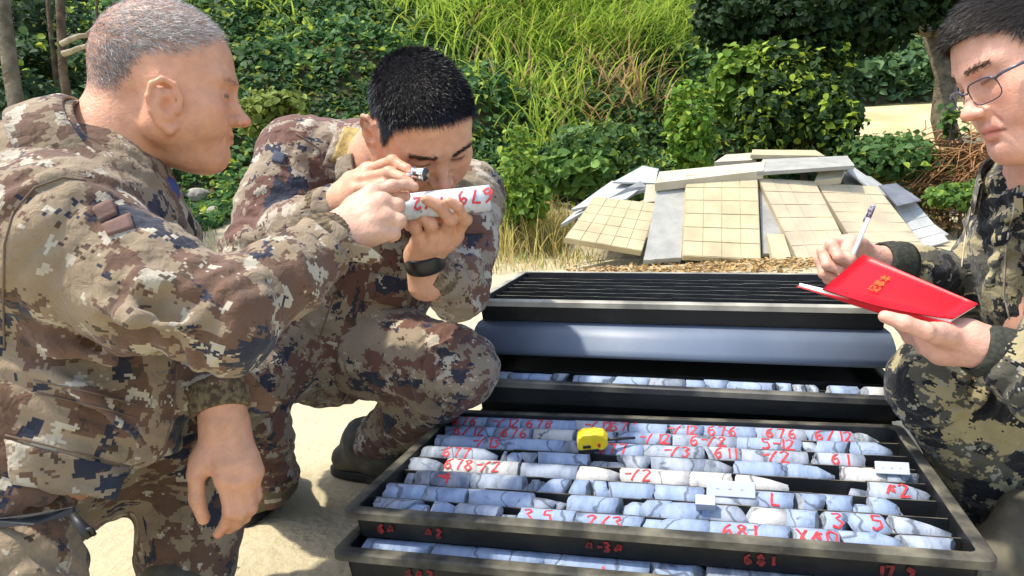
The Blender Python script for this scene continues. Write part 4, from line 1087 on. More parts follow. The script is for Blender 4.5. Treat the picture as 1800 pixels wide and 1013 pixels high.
def seam(name, bvh, pts, mat_, parent, r=.0016, lift=.0006):
    """a stitched seam or cord lying on the surface along photo points"""
    q = []
    for a, b in zip(pts[:-1], pts[1:]):
        n = max(2, int(math.dist(a, b) / 9)); q += [(a[0] + (b[0] - a[0]) * i / n, a[1] + (b[1] - a[1]) * i / n) for i in range(n)]
    q.append(pts[-1]); P_ = []
    for x_, y_ in q:
        h = ray_surf(bvh, x_, y_)
        if h is not None:
            nn = h[1] if h[1] @ cam_dir(x_, y_) < 0 else -h[1]
            if not P_ or np.linalg.norm(h[0] + nn * lift - P_[-1]) < .08: P_.append(h[0] + nn * lift)
    if len(P_) < 3: return None
    mb = MB(); mb.tube(P_, r, 6); return mb.build(name, mat_, parent, True)

# ------------------------------------------------------------------ heads
def head_frame(origin, fwd_, up_, scale=1.):
    f = unit(fwd_); u = unit(np.asarray(up_) - f * np.dot(up_, f)); x = np.cross(f, u)      # x = the person's right... (f x u)
    return np.asarray(origin, float), np.stack([x, f, u], 1), scale

def cam_vec(r, u, t):
    """vector from camera-space components: right, up, towards the camera"""
    return r * CX + u * CY + t * CZ

def make_head(fr, neck_base, neck_r=.058, res=.0026, zt=1., zb=1., wide=1., smile=0., lid=.0026, fat=0., nose=1., tint=(.55, .31, .21), hairline=None, brow_dark=.0, age=0., ear=(0, 0, 0), lipy=0., chiny=0.):
    """head and neck in head space (x right, y forward, z up), returned in world space with skin tint"""
    o, M, sc = fr
    nb = (np.asarray(neck_base) - o) @ M / sc
    V_ = Vol((-.115, -.15, -.125 + min(0, nb[2] + .08)), (.115, .14, .155), res)
    lo = np.minimum(np.array([-.115, -.15, -.13]), nb - .09); hi = np.maximum(np.array([.115, .14, .155]), nb + .09)
    V_ = Vol(lo, hi, res); B = V_
    def S(p): return np.array([p[0] * wide, p[1], p[2] * (zt if p[2] > 0 else zb)])
    B.ell(S((0, -.014, .047)), (.0755 * wide, .097, .084 * zt), .01)
    B.ell(S((0, .020, .040)), (.066 * wide, .070, .066), .03)
    B.ell(S((0, .028, -.012)), (.066 * wide, .062, .078 * zb), .03)
    for s in (-1, 1):
        B.cone(S((s * .056, .0, -.050)), S((s * .014, .072 + chiny, -.090)), .020 + fat, .017 + fat * .5, .03)
        B.cone(S((s * .062, -.002, .01)), S((s * .057, .0, -.052)), .016, .018 + fat, .03)
        B.ell(S((s * .044, .056, -.014)), (.024, .024, .020), .025)
        B.ell(S((s * .036, .050, -.045)), (.026 + fat, .026 + fat, .026), .03)
        B.cone(S((s * .046, .070, .030)), S((s * .012, .0855, .028)), .011, .011, .016)
    B.ell(S((0, .074 + chiny, -.090)), (.022 + fat, .018, .017), .02)
    B.ell(S((0, .072 + lipy, -.056)), (.030, .024, .026), .02)
    for s in (-1, 1):
        B.ell(S((s * .032, .098, .010)), (.021, .017, .0115), .014, True)
        B.ell(S((s * .0315, .0755, .009)), (.0165, .0140, .0125), .006)
    # nose
    B.cone(S((0, .082, .020)), S((0, .104 * (1 + .01 * nose), -.022)), .0075, .0095, .012)
    B.ell(S((0, .106 + .004 * nose, -.0265)), (.0115, .0115, .0095), .008)
    for s in (-1, 1):
        B.ell(S((s * .0135, .0975, -.0300)), (.0088, .0115, .0078), .006)
        B.ell(S((s * .0075, .1055, -.0375)), (.0042, .0055, .0042), .003, True)
        if age: B.cone(S((s * .019, .096, -.030)), S((s * .033, .080, -.064)), .0012, .0012, .010 + .004 * age, True)
        else: B.cone(S((s * .019, .0965, -.032)), S((s * .029, .086, -.052)), .0008, .0008, .008, True)
    # lips, pulled up and back at the corners when smiling
    sm = smile * .008
    for s in (-1, 1):
        B.cone(S((s * .021, .0855 - sm + lipy, -.0570 + sm)), S((s * .005, .0965 + lipy, -.0540)), .0040, .0060, .005)
        B.cone(S((s * .018, .0855 - sm + lipy, -.0645 + sm)), S((0, .0945 + lipy, -.0665)), .0045, .0066, .005)
        B.cone(S((s * (.025 + .003 * max(smile, 0)), .088 - sm + lipy, -.0600 + sm * 1.4)), S((0, .1045 + lipy, -.0602)), .0019, .0020, .0025, True)
        if smile > 0: B.ell(S((s * .034, .066, -.040)), (.018, .018, .016), .018)
    B.ell(S((0, .094, -.0765)), (.016, .006, .004), .008, True)
    # ears
    for s in (-1, 1):
        ec = np.array([s * (.0785 + ear[0]) * wide, -.012 + ear[1], ear[2]])
        loop = [(e_[0] * 1.25, e_[1] * 1.1, e_[2] * 1.1) for e_ in [(0, .016, -.004), (0, .017, .014), (s * .004, .010, .029), (s * .008, -.004, .034), (s * .011, -.016, .026), (s * .011, -.019, .010), (s * .008, -.015, -.008), (s * .004, -.006, -.022), (0, .006, -.030), (-s * .001, .013, -.024)]]
        fa = unit((s * .45, -1, 0))
        B.cone(ec + [s * .006, -.001, .020], ec + [s * .004, .001, -.016], .0062, .0056, .005, flat=(fa, 2.7))
        B.chain([ec + np.array(q) for q in loop], [.0040, .0040, .0042, .0044, .0046, .0048, .005, .0058, .0072, .005], .003)
        B.chain([ec + np.array((s * .0105, -.009, .018)), ec + np.array((s * .011, -.011, .004)), ec + np.array((s * .009, -.007, -.012))], [.003, .0034, .003], .003)
        B.ell(ec + [s * .012, .003, .001], (.0085, .0075, .0125), .003, True)
        B.cone(ec + [s * .016, -.013, .022], ec + [s * .017, -.017, .0], .0028, .0026, .003, True)
        B.ell(ec + [s * .014, .001, .021], (.005, .0065, .0055), .003, True)
        B.ell(ec + [s * .004, .014, -.004], (.004, .004, .006), .004)
    # neck with a hint of the sternomastoid and the nape
    B.cone((0, -.034, -.03), nb, neck_r * .94, neck_r * 1.10, .016)
    B.cone((0, -.055, .0), nb + (np.array([0, -.02, 0])), .045, neck_r, .03)
    if fat: B.ell(S((0, .035, -.098)), (.040, .045, .022), .03)
    # narrow lid slits (the eyes themselves are separate balls set just behind)
    for s in (-1, 1):
        B.cone(S((s * .0205, .0905, .0075)), S((s * .0435, .0870, .0095)), lid * .8, lid * .8, .002, True)
        B.cone(S((s * .018, .096, .0185)), S((s * .046, .086, .0180)), .0008, .0008, .005, True)
    V, F = V_.mesh(); V = relax(V, F, 1, .4)
    # wrinkles and small asymmetries
    N = vnormals(V, F); V = V + N * (.0011 * fbm(V * 45, 2) + .0010 * perlin(V * 18 + 4))[:, None]
    if age:
        fx = np.exp(-((np.abs(V[:, 0]) - .056) / .012) ** 2) * np.exp(-((V[:, 2] - .006) / .018) ** 2) * (V[:, 1] > .03)
        V = V - N * (.0014 * age * fx * np.abs(np.sin(V[:, 2] * 620 + V[:, 1] * 160)))[:, None]
        fh = np.exp(-((V[:, 2] - .062) / .02) ** 2) * (V[:, 1] > .05); V = V - N * (.0007 * age * fh * np.abs(np.sin(V[:, 2] * 330)))[:, None]
    t = np.array(tint)[None] * (1 + .10 * fbm(V * 25 + 3, 3)[:, None] * 2)
    def blend(t, w, c): return t * (1 - w[:, None]) + np.array(c)[None] * w[:, None]
    x, y, z = V[:, 0], V[:, 1], V[:, 2]
    g = lambda c, r: np.exp(-(((V - np.array(c)) / np.array(r)) ** 2).sum(1))
    red = np.array(tint) * [1.02, .74, .70]; lip = np.array(tint) * ([.86, .52, .52] if not age else [.88, .68, .66])
    zs = np.where(z > 0, z / zt, z / zb)
    w = sum(g(S((s * .045, .065, -.02)), (.022, .03, .02)) for s in (-1, 1)) * .55 + g(S((0, .115, -.026)), (.014, .016, .012)) * .7
    t = blend(t, np.clip(w, 0, 1), red)
    w = np.exp(-((zs + .0605) / .0085) ** 4) * (np.abs(x) < .025) * (y > .086); t = blend(t, np.clip(w * .9, 0, 1), lip)
    w = sum(g((s * .082 * wide, -.012 + ear[1], ear[2]), (.012, .03, .04)) for s in (-1, 1)) * .45; t = blend(t, np.clip(w, 0, 1), red)
    w = np.exp(-((zs - .0085) / .011) ** 2) * (np.abs(np.abs(x) - .032) < .022) * (y > .06) * .35; t = blend(t, w, np.array(tint) * [.62, .52, .50])
    w = np.exp(-((zs - .0078) / .0026) ** 2) * (np.abs(np.abs(x) - .032) < .014) * (y > .07) * .8; t = blend(t, w, np.array((.03, .02, .018)))
    beard = np.clip(np.exp(-((zs + .072) / .022) ** 2) * (y > .02), 0, 1) * .22 * (.6 + .8 * fbm(V * 90, 2)); t = blend(t, np.clip(beard, 0, .4), np.array(tint) * [.62, .64, .68])
    def sdist(a, b):
        a, b = S(a), S(b); ab = b - a; q = np.clip(((V - a) @ ab) / (ab @ ab), 0, 1); return np.linalg.norm(V - a - q[:, None] * ab, axis=1)
    for s in (-1, 1):
        w = np.exp(-(np.minimum(sdist((s * .029, .085 - sm + lipy, -.0600 + sm * 1.6), (s * .012, .096 + lipy, -.0602)), sdist((s * .012, .096 + lipy, -.0602), (0, .1 + lipy, -.0602))) / .0022) ** 2) * .85; t = blend(t, w, np.array(tint) * [.26, .16, .15])
        w = np.exp(-(sdist((s * .020, .095, -.032), (s * .034, .079, -.064)) / .0022) ** 2) * (.22 + .3 * age); t = blend(t, w, np.array(tint) * [.55, .42, .40])
        if age:
            for dz in (-.006, .001, .008): w = np.exp(-(sdist((s * .047, .072, .008 + dz * .4), (s * .062, .046, .006 + dz * 1.6)) / .0013) ** 2) * .38; t = blend(t, w, np.array(tint) * [.6, .48, .45])
            w = np.exp(-(sdist((s * .022, .092, -.002), (s * .043, .076, -.004)) / .002) ** 2) * .3; t = blend(t, w, np.array(tint) * [.6, .48, .45])
    if hairline is not None:
        hw = np.clip(hairline(x, y, zs), 0, 1) * (1 - np.exp(-((np.abs(x) - (.083 + ear[0]) * wide) / .016) ** 2) * (np.abs(y + .012 - ear[1]) < .03) * (np.abs(z - ear[2]) < .045)); t = blend(t, hw * brow_dark, np.array([.05, .045, .045]))
    return V, F, np.clip(t, .005, 1)

def to_world(fr, V): o, M, sc = fr; return o + (V * sc) @ M.T

def strands(name, fr, V, F, dens, length, direc, width, colour, material, parent, seed=1, lift=.0, seg=3, jitter=.25, bend=.5):
    """hair: tapered strips rooted on the skin; dens / length / direc are functions of head-space points"""
    r = np.random.default_rng(seed)
    A = np.linalg.norm(np.cross(V[F[:, 2]] - V[F[:, 0]], V[F[:, 3]] - V[F[:, 1]]), axis=1) * .5
    fc = V[F].mean(1); w = A * dens(fc); n = r.poisson(w); fi = np.repeat(np.arange(len(F)), n); K = len(fi)
    if K == 0: return None
    a, b = r.random((K, 1)), r.random((K, 1)); q = F[fi]
    root = (V[q[:, 0]] * (1 - a) + V[q[:, 1]] * a) * (1 - b) + (V[q[:, 3]] * (1 - a) + V[q[:, 2]] * a) * b
    Nn = vnormals(V, F)[q[:, 0]]; d = direc(root, Nn); d = d + r.normal(size=d.shape) * jitter; d /= np.linalg.norm(d, axis=1)[:, None]
    L = length(root) * r.uniform(.7, 1.15, K)
    tan = d - Nn * (d * Nn).sum(1)[:, None]; t = np.linspace(0, 1, seg + 1)
    C = root[:, None] + L[:, None, None] * (t[None, :, None] * d[:, None] + (bend * t[None, :, None] ** 2) * (tan - d)[:, None] * .8) + Nn[:, None] * lift
    side = np.cross(d, Nn); side += r.normal(size=side.shape) * .3; side /= np.linalg.norm(side, axis=1)[:, None] + 1e-9
    ww = width * (1 - t * .85)[None, :, None] * r.uniform(.6, 1.2, K)[:, None, None]
    P_ = np.stack([C - side[:, None] * ww, C + side[:, None] * ww], 2)
    i = np.arange(K)[:, None] * (seg + 1) * 2 + np.arange(seg)[None] * 2
    FF = np.stack([i, i + 1, i + 3, i + 2], -1).reshape(-1, 4)
    o = mesh_obj(name, to_world(fr, P_.reshape(-1, 3)), FF, material, parent, False)
    c = colour(root, r); set_tint(o, np.repeat(c, (seg + 1) * 2, 0))
    return o

def hair_mat():
    if "hair" in MATS: return MATS["hair"]
    m = attr_mat("hair", .42, 0, spec=.45); return m

def eyeballs(fr, parent, zt, zb, wide, look=(0, 0), iris=(.035, .02, .012)):
    for s in (-1, 1):
        bm = bmesh.new(); bmesh.ops.create_uvsphere(bm, u_segments=20, v_segments=14, radius=.0118)
        v = np.array([w_.co for w_ in bm.verts]); f = [[w_.index for w_ in q.verts] for q in bm.faces]; bm.free()
        gz = unit((look[0], 1, look[1])); c = np.array([s * .0315 * wide, .0767, .009 * zt])
        ca = v @ gz / .0118; o = mesh_obj("eye", to_world(fr, v + c), f, mat_eye(), parent, True)
        t = np.where((ca > .86)[:, None], np.array([iris]), np.array([[.62, .58, .55]])); t[ca > .965] = (.004, .004, .004); set_tint(o, t)
def mat_eye(): return attr_mat("eye_surface", .12, 0, spec=.6)

# ------------------------------------------------------------------ hands
def make_hand(wrist, arm, fingers, thumb, palm_r=.013, res=.0019, wr=.026, fr=.0082, flatn=None, tint=(.55, .32, .22), dorsal=True):
    """wrist / arm: world points (hand end, sleeve end); fingers: 4 lists of joints MCP..TIP; thumb: base, MCP, IP, TIP"""
    pts = [wrist, arm] + [q for f in fingers for q in f] + list(thumb)
    lo, hi = box_of(pts, .04); B = Vol(lo, hi, res)
    wrist = np.asarray(wrist); n = unit(flatn) if flatn is not None else None
    mc = [np.asarray(f[0]) for f in fingers]; ac = unit(mc[-1] - mc[0])
    B.cone(arm, wrist, wr * 1.12, wr, .02, flat=(ac, 1.18))
    for i, m_ in enumerate(mc):
        w0 = wrist + ac * (i - 1.5) * .0085
        B.cone(w0, m_, palm_r + .002, palm_r - .002, .016)
    if dorsal:
        for i, m_ in enumerate(mc):
            w0 = wrist + ac * (i - 1.5) * .006 + CZ * (palm_r * .9); B.cone(w0 * .7 + (m_ + CZ * palm_r) * .3, m_ + CZ * (palm_r * .72), .0022, .0034, .007)
    for i in range(3): B.cone(mc[i] * .75 + wrist * .25, mc[i + 1] * .75 + wrist * .25, palm_r - .001, palm_r - .001, .012)
    for i, f in enumerate(fingers):
        k = (1.0, 1.05, 1.0, .86)[i] * fr
        rr = [k * 1.12, k * 1.06, k * .92, k * .80]
        f = [np.asarray(q) for q in f]
        for j in range(len(f) - 1): B.cone(f[j], f[j + 1], rr[j], rr[j + 1], .0035 if j else .008)
        B.ell(f[0], [k * 1.25] * 3, .008)
        if len(f) > 2: B.ell(f[1], [k * 1.13] * 3, .005)
    t = [np.asarray(q) for q in thumb]; k = fr * 1.18
    B.cone(wrist * .6 + t[0] * .4, t[0], .016, .0155, .014); B.cone(t[0], t[1], .0145, k * 1.12, .014); B.cone(t[1], t[2], k * 1.08, k * 1.0, .004); B.cone(t[2], t[3], k * 1.0, k * .82, .004)
    B.cone(t[0] * .5 + t[1] * .5, mc[0] * .55 + wrist * .45, .011, .011, .018)
    V, F = B.mesh(); V = relax(V, F, 1, .45); N = vnormals(V, F)
    V = V + N * (.0007 * fbm(V * 70, 2) + .0006 * perlin(V * 30))[:, None]
    crease = np.zeros(len(V))
    for f in list(fingers) + [thumb[1:]]:
        for j in range(1, len(f) - 1):
            q = np.asarray(f[j]); ax_ = unit(np.asarray(f[j + 1]) - np.asarray(f[j - 1])); sd = (V - q) @ ax_
            crease = np.maximum(crease, np.exp(-((V - q) ** 2).sum(1) / .0105 ** 2 - (sd / .005) ** 2) * (np.abs(np.sin(sd * 1300)) ** 3))
    V = V - N * (.0011 * crease)[:, None]
    tn = np.array(tint)[None] * (1 + .22 * fbm(V * 40, 3)[:, None]) * (1 - .35 * crease[:, None])
    red = np.array(tint) * [1.02, .76, .72]
    for f in fingers:
        for j, q in enumerate(f):
            w = np.exp(-((V - np.asarray(q)) ** 2).sum(1) / .009 ** 2) * (.45 if j in (0, 1) else .6 if j == len(f) - 1 else .3)
            tn = tn * (1 - w[:, None]) + red[None] * w[:, None]
    w = np.exp(-((V - t[3]) ** 2).sum(1) / .009 ** 2) * .6; tn = tn * (1 - w[:, None]) + red[None] * w[:, None]
    # nails
    for f, out in [(f, None) for f in fingers] + [(t, None)]:
        tip, dip = np.asarray(f[-1]), np.asarray(f[-2]); ax = unit(tip - dip)
        prev = np.asarray(f[-3]); bend = unit(tip - dip) - unit(dip - prev); nn = -bend if np.linalg.norm(bend) > .15 else CZ
        nn = unit(nn - ax * (nn @ ax)); c = tip + nn * .0075 + ax * .002
        w = (np.exp(-(((V - c) @ ax) / .0065) ** 2) * np.exp(-((np.linalg.norm(np.cross(V - c, ax), axis=1)) / .0055) ** 4))
        w *= ((V - tip) @ nn > .002); tn = tn * (1 - .6 * w[:, None]) + np.array(tint) * [1.25, 1.25, 1.3] * .6 * w[:, None]
    return V, F, tn

def body_mesh(name, pieces, material):
    """one body mesh from head, hands and the covered trunk and limbs"""
    Vs, Fs, Ts, b = [], [], [], 0
    for V, F, T in pieces: Vs.append(V); Fs.append(F + b); Ts.append(T); b += len(V)
    o = mesh_obj(name, np.concatenate(Vs), np.concatenate(Fs), material, None, True); set_tint(o, np.concatenate(Ts)); return o

def trunk(segs, tint, res=.011):
    pts = [p for s in segs for p in s[:2]]; lo, hi = box_of(pts, .2); B = Vol(lo, hi, res)
    for a, b, ra, rb in segs: B.cone(a, b, ra, rb, .03)
    V, F = B.mesh(); return V, F, np.tile(np.array(tint), (len(V), 1))

def lathe_band(name, a, b, prof, material, parent, n=48, flat=None, ribs=0, ribamp=0., gap=None, ref=None, uvo=(0, 0), jig=0., seed=0):
    """a band round the axis a->b; prof = [(t along axis 0..1, radius)], closed loop; gap = (centre angle, half width) left open"""
    a, b = np.asarray(a, float), np.asarray(b, float); t, x, y = frame(b - a, CZ if ref is None else np.asarray(ref)); L = np.linalg.norm(b - a); V, F = [], []; m = len(prof)
    r_ = np.random.default_rng(seed); wob_ = r_.normal(size=4) * jig
    for i in range(n + (1 if gap else 0)):
        th = 2 * np.pi * i / n if not gap else gap[0] + gap[1] + (2 * np.pi - 2 * gap[1]) * i / n
        wv = 1 + wob_[0] * math.cos(th) + wob_[1] * math.sin(2 * th + 1) + wob_[2] * math.cos(3 * th)
        rb_ = 1 + ribamp * math.cos(ribs * th) if ribs else 1
        e = (x * math.cos(th) * (flat or 1) + y * math.sin(th))
        for (s, r) in prof: V.append(a + t * L * s + e * r * wv * rb_)
    N = n if not gap else n
    for i in range(N):
        j = (i + 1) % n if not gap else i + 1
        for k in range(m): F.append((i * m + k, j * m + k, j * m + (k + 1) % m, i * m + (k + 1) % m))
    if gap: F += []
    V = np.array(V); F = np.array(F); o = mesh_obj(name, V, F, material, parent, True)
    l = o.data.uv_layers.new(name="cloth"); lp = np.empty(len(o.data.loops), np.int32); o.data.loops.foreach_get("vertex_index", lp)
    ii, kk = np.divmod(np.arange(len(V)), m); rr = np.array([p[1] for p in prof])[kk]; ss = np.array([p[0] for p in prof])[kk] * L
    uv = np.stack([ss + uvo[0] + .3 * (kk > m // 2), ii / n * 6.28 * rr.mean() + uvo[1]], 1)[lp]; l.data.foreach_set("uv", uv.astype(np.float32).ravel())
    return o
# ------------------------------------------------------------------ cloth, skin, hair stuff
desert = camo("desert_digital_camo", (.25, .19, .122), [((.125, .072, .047), 8, .515, 3.1, 1.3), ((.028, .031, .045), 8, .60, 7.7, 1.5), ((.40, .355, .27), 24, .615, 12.3, .8), ((.075, .05, .034), 30, .65, 21., 1.)], .0036)
desert2 = camo("faded_desert_camo", (.265, .21, .148), [((.14, .072, .054), 8, .505, 9.4, 1.3), ((.030, .034, .052), 8, .60, 17.7, 1.5), ((.40, .355, .28), 22, .605, 2.3, .8), ((.075, .048, .036), 30, .65, 11., 1.)], .0035)
wood = camo("woodland_digital_camo", (.30, .255, .14), [((.075, .072, .055), 12, .50, 5.5, 1.2), ((.010, .011, .013), 9, .525, 1.9, 1.3), ((.26, .25, .21), 26, .64, 8.8, 1.), ((.36, .30, .17), 20, .67, 33., 1.)], .0036)
thread = mat("seam_thread", (.14, .095, .065), .9)
thread_pale = mat("pale_thread", (.42, .36, .27), .9)
knit = mat("knit_cuff", (.19, .145, .085), .95, noise=(120, (.08, .06, .04), 3, .4, .6), spec=.1)
knit_grey = mat("grey_knit_cuff", (.035, .037, .030), .95, noise=(160, (.055, .057, .045), 3, .4, .6), bump=(300, .4, .002), spec=.1)
leather = mat("boot_leather", (.060, .052, .034), .75, noise=(14, (.15, .13, .08), 5, .42, .66), bump=(60, .3, .003))
rubber = mat("boot_rubber", (.014, .014, .013), .7, noise=(30, (.12, .10, .06), 5, .55, .75))
lace = mat("boot_lace", (.13, .11, .05), .9)
skin = skin_mat("skin")
hairm = hair_mat()

def boot(parent, ankle, toe_dir, top, sc=1., name="boot"):
    """ankle: world point at ankle height, toe_dir: horizontal direction, top: where the shaft meets the trousers"""
    ankle = np.asarray(ankle, float); d = unit(np.array([toe_dir[0], toe_dir[1], 0])); s = np.array([-d[1], d[0], 0]); z0 = ankle[2] - .085
    heel = ankle - d * .045; toe = ankle + d * .165
    root = empty(name, (0, 0, 0), parent)
    lo, hi = box_of([heel, toe, top, ankle], .12); B = Vol(lo, hi, .005)
    def g(p, z): return np.array([p[0], p[1], z0 + z])
    B.cone(g(heel, .045), g(ankle + d * .06, .045), .036, .042, .02, flat=(s, 1.05)); B.cone(g(ankle + d * .06, .042), g(toe, .036), .044, .038, .02, flat=(s, 1.12)); B.cone(ankle, top, .044, .056, .03); B.cone(g(ankle + d * .05, .06), ankle + d * .01 + [0, 0, .02], .04, .045, .03)
    B.plane_cut(g(ankle, .022), (0, 0, -1))
    V, F = B.mesh(); V = relax(V, F, 2); N = vnormals(V, F); V = V + N * (.003 * np.abs(perlin(V * 28)) + .002 * perlin(V * 60))[:, None]
    mesh_obj("upper", V, F, leather, root, True)
    pr = []
    for t in np.linspace(0, 2 * np.pi, 28, endpoint=False):
        c = math.cos(t); w_ = .050 if c > -.2 else .043
        pr.append((ankle[:2] + d[:2] * (.06 + c * .152) + s[:2] * math.sin(t) * w_))
    mb = MB(); k = len(pr)
    mb.v = [(p[0], p[1], z0 + .0015) for p in pr] + [(p[0], p[1], z0 + .024) for p in pr]
    mb.f = [tuple(range(k))[::-1], tuple(range(k, 2 * k))] + [(i, (i + 1) % k, (i + 1) % k + k, i + k) for i in range(k)]
    mb.build("sole", rubber, root, True, bevel=.003)
    mb = MB()
    for i in range(5):
        c = g(ankle + d * (.085 - .018 * i), .083 + .012 * i); mb.tube([c - s * .026, c + [0, 0, .006], c + s * .026], .0028, 6)
    mb.build("laces", lace, root, True)
    return root

def cuffband(parent, a, b, r0, r1, material, ribs=26, amp=.02, name="knit_cuff", th=.004, flat=None):
    n = 6; out = [(i / n, r0 + (r1 - r0) * i / n + .002 * math.sin(i / n * math.pi)) for i in range(n + 1)]; inn = [(t, r - th) for t, r in out[::-1]]
    return lathe_band(name, a, b, out + inn, material, parent, 104, ribs=ribs, ribamp=amp, flat=flat)

def bones_of(*spec): return [Bone(*s[:2], s[2], **(s[3] if len(s) > 3 else {})) for s in spec]

# ================================================================== the grey-haired man on the left
TINT_A = (.62, .32, .19)
frA = head_frame(P(296, 172, 1.075), cam_vec(.95, -.05, -.30), cam_vec(.14, .98, .10), .95)
zlA = lambda y: np.interp(y, [-.12, -.06, -.03, .0, .03, .055, .075, .1], [-.025, -.010, .036, .046, .052, .062, .080, .088])
hlA = lambda x, y, z: sstep(-.004, .030, z - zlA(y))
neckA = P(170, 300, 1.045)
VA, FA, TA = make_head(frA, neckA, .055, zt=1.10, zb=.88, smile=1., lid=.0022, age=1., tint=TINT_A, hairline=hlA, brow_dark=.40, fat=.002, ear=(.001, .020, -.020), lipy=-.006, chiny=-.011)
wA1, aA1 = P(596, 412, 1.075), P(545, 442, 1.04)
handA1 = make_hand(wA1, aA1, [[P(655, 340, 1.115), P(688, 328, 1.125), P(712, 325, 1.135), P(728, 329, 1.14)], [P(672, 356, 1.095), P(699, 362, 1.10), P(694, 374, 1.12), P(680, 378, 1.13)],
                              [P(677, 384, 1.085), P(702, 389, 1.09), P(696, 399, 1.11), P(681, 400, 1.12)], [P(668, 410, 1.08), P(693, 412, 1.085), P(688, 418, 1.105), P(675, 416, 1.115)]],
                   [P(622, 368, 1.11), P(655, 355, 1.135), P(690, 346, 1.145), P(712, 345, 1.15)], palm_r=.0165, wr=.029, fr=.0092, tint=(.60, .36, .25))
wA2, aA2 = P(394, 748, 1.065), P(388, 700, 1.07)
handA2 = make_hand(wA2, aA2, [[P(394, 842, 1.045), P(405, 898, 1.045), P(396, 922, 1.062), P(383, 938, 1.072)], [P(416, 846, 1.045), P(424, 900, 1.05), P(416, 920, 1.07), P(402, 930, 1.08)],
                              [P(435, 840, 1.05), P(439, 893, 1.06), P(430, 910, 1.08), P(418, 916, 1.09)], [P(447, 828, 1.058), P(449, 872, 1.07), P(442, 890, 1.085), P(432, 898, 1.095)]],
                   [P(360, 800, 1.055), P(345, 836, 1.045), P(346, 878, 1.045), P(358, 912, 1.055)], palm_r=.0150, wr=.0275, fr=.0092, tint=TINT_A)
shA, elA, wrA = P(98, 420, .93), P(392, 556, .92), P(592, 424, 1.07)
pelA = P(40, 880, 1.08)
shA2, elA2, wrA2 = P(250, 400, 1.22), P(345, 600, 1.24), P(386, 690, 1.08)
kneeA2, ankA2 = P(356, 800, 1.22), P(315, 1120, 1.18)
kneeA1, ankA1 = P(95, 1120, .90), P(-150, 1180, 1.25)
coreA = trunk([(neckA, P(120, 500, 1.06), .06, .11), (P(120, 500, 1.06), P(60, 800, 1.08), .11, .10), (shA, elA, .045, .035), (elA, aA1, .035, .028), (P(120, 440, 1.06), shA, .08, .05), (P(140, 420, 1.1), shA2, .08, .05), (shA2, elA2, .045, .035), (elA2, aA2, .035, .028), (P(40, 850, 1.12), P(220, 800, 1.2), .06, .05), (P(220, 800, 1.2), P(360, 800, 1.24), .05, .045), (P(360, 800, 1.24), P(322, 1080, 1.2), .045, .04), (P(-60, 890, 1.0), P(5, 1000, .95), .06, .05), (P(5, 1000, .95), P(50, 1120, .92), .05, .045)], TINT_A)
oldman = body_mesh("person", [(to_world(frA, VA), FA, TA), handA1, handA2, coreA], skin)
tag(oldman, "grey-haired man in desert camouflage leaning in from the left, pointing at a core", "person", "three men around the trays")
eyeballs(frA, oldman, 1.10, .88, 1., (0, -.2))
hairA = strands("hair", frA, VA, FA, lambda p: 7.5e5 * hlA(p[:, 0], p[:, 1], np.where(p[:, 2] > 0, p[:, 2] / 1.1, p[:, 2])) * np.interp(p[:, 2], [.0, .06, .09, .12, .145], [1, 1, .55, .30, .25]) * (np.abs(p[:, 0]) < .082),
                lambda p: np.interp(p[:, 2], [0, .05, .12], [.005, .010, .014]), lambda p, n: n * .28 + np.array([0, .55, 0]) + np.array([0, 0, -.35]) * (p[:, 2:3] < .07), .00032,
                lambda p, r: np.where(r.random((len(p), 1)) < np.interp(p[:, 2:3] + p[:, 1:2] * .6, [-.03, .03, .09, .14], [.30, .42, .75, .9]), np.array([[.42, .40, .38]]), np.array([[.13, .12, .12]])) * r.uniform(.7, 1.2, (len(p), 1)), hairm, oldman, seed=3, seg=2, jitter=.22)
for sg_ in (-1, 1):
    strands("eyebrow", frA, VA, FA, lambda p: (p[:, 0] * sg_ > 0) * 3.5e5 * np.exp(-((p[:, 2] / 1.1 - .0285 + .08 * (np.abs(p[:, 0]) - .03) ** 2 / .03) / .004) ** 2) * (np.abs(np.abs(p[:, 0]) - .031) < .019) * (p[:, 1] > .05),
            lambda p: p[:, 0] * 0 + .008, lambda p, n: n * .35 + np.stack([np.sign(p[:, 0]), p[:, 0] * 0, .25 + p[:, 0] * 0], 1), .0003, lambda p, r: np.array([.16, .14, .13]) * r.uniform(.4, 1.5, (len(p), 1)), hairm, oldman, seed=4, seg=2)

# jacket
lo, hi = box_of([P(-160, 200, 1.0), P(-160, 900, 1.0), P(620, 380, 1.08), P(340, 900, 1.3), shA, elA, wrA, shA2, elA2, P(0, 400, 1.25), P(-60, 850, .88)], .10)
B = Vol(lo, hi, .0052)
ch = P(150, 440, 1.07); be = P(128, 720, 1.06); pe = P(70, 850, 1.05); bk = P(40, 420, 1.05); fl = CZ
B.cone(P(160, 330, 1.05), ch, .095, .135, .05); B.cone(ch, be, .138, .142, .05, flat=(CZ, .95)); B.cone(be, pe, .145, .155, .05)
B.chain([P(190, 355, 1.06), P(235, 410, 1.06), P(275, 480, 1.06)], [.062, .052, .05], .03); B.ell(bk, (.135, .15, .16), .06); B.cone(bk, P(0, 700, 1.05), .13, .14, .06)
B.cone(P(150, 350, 1.03), shA, .085, .088, .05); B.cone(ch + .02 * CZ, shA, .12, .086, .06)
B.chain([shA, shA * .5 + elA * .5 + np.array([0, 0, -.008]), elA], [.088, .079, .064], .03); B.chain([elA, elA * .5 + wrA * .5, aA1 * .3 + wrA * .7], [.062, .056, .043], .018)
B.ell(elA + cam_vec(.005, -.018, .0), (.056, .056, .056), .02)
B.cone(P(190, 370, 1.1), shA2, .08, .075, .05); B.chain([shA2, elA2, P(386, 690, 1.085)], [.07, .058, .046], .03)
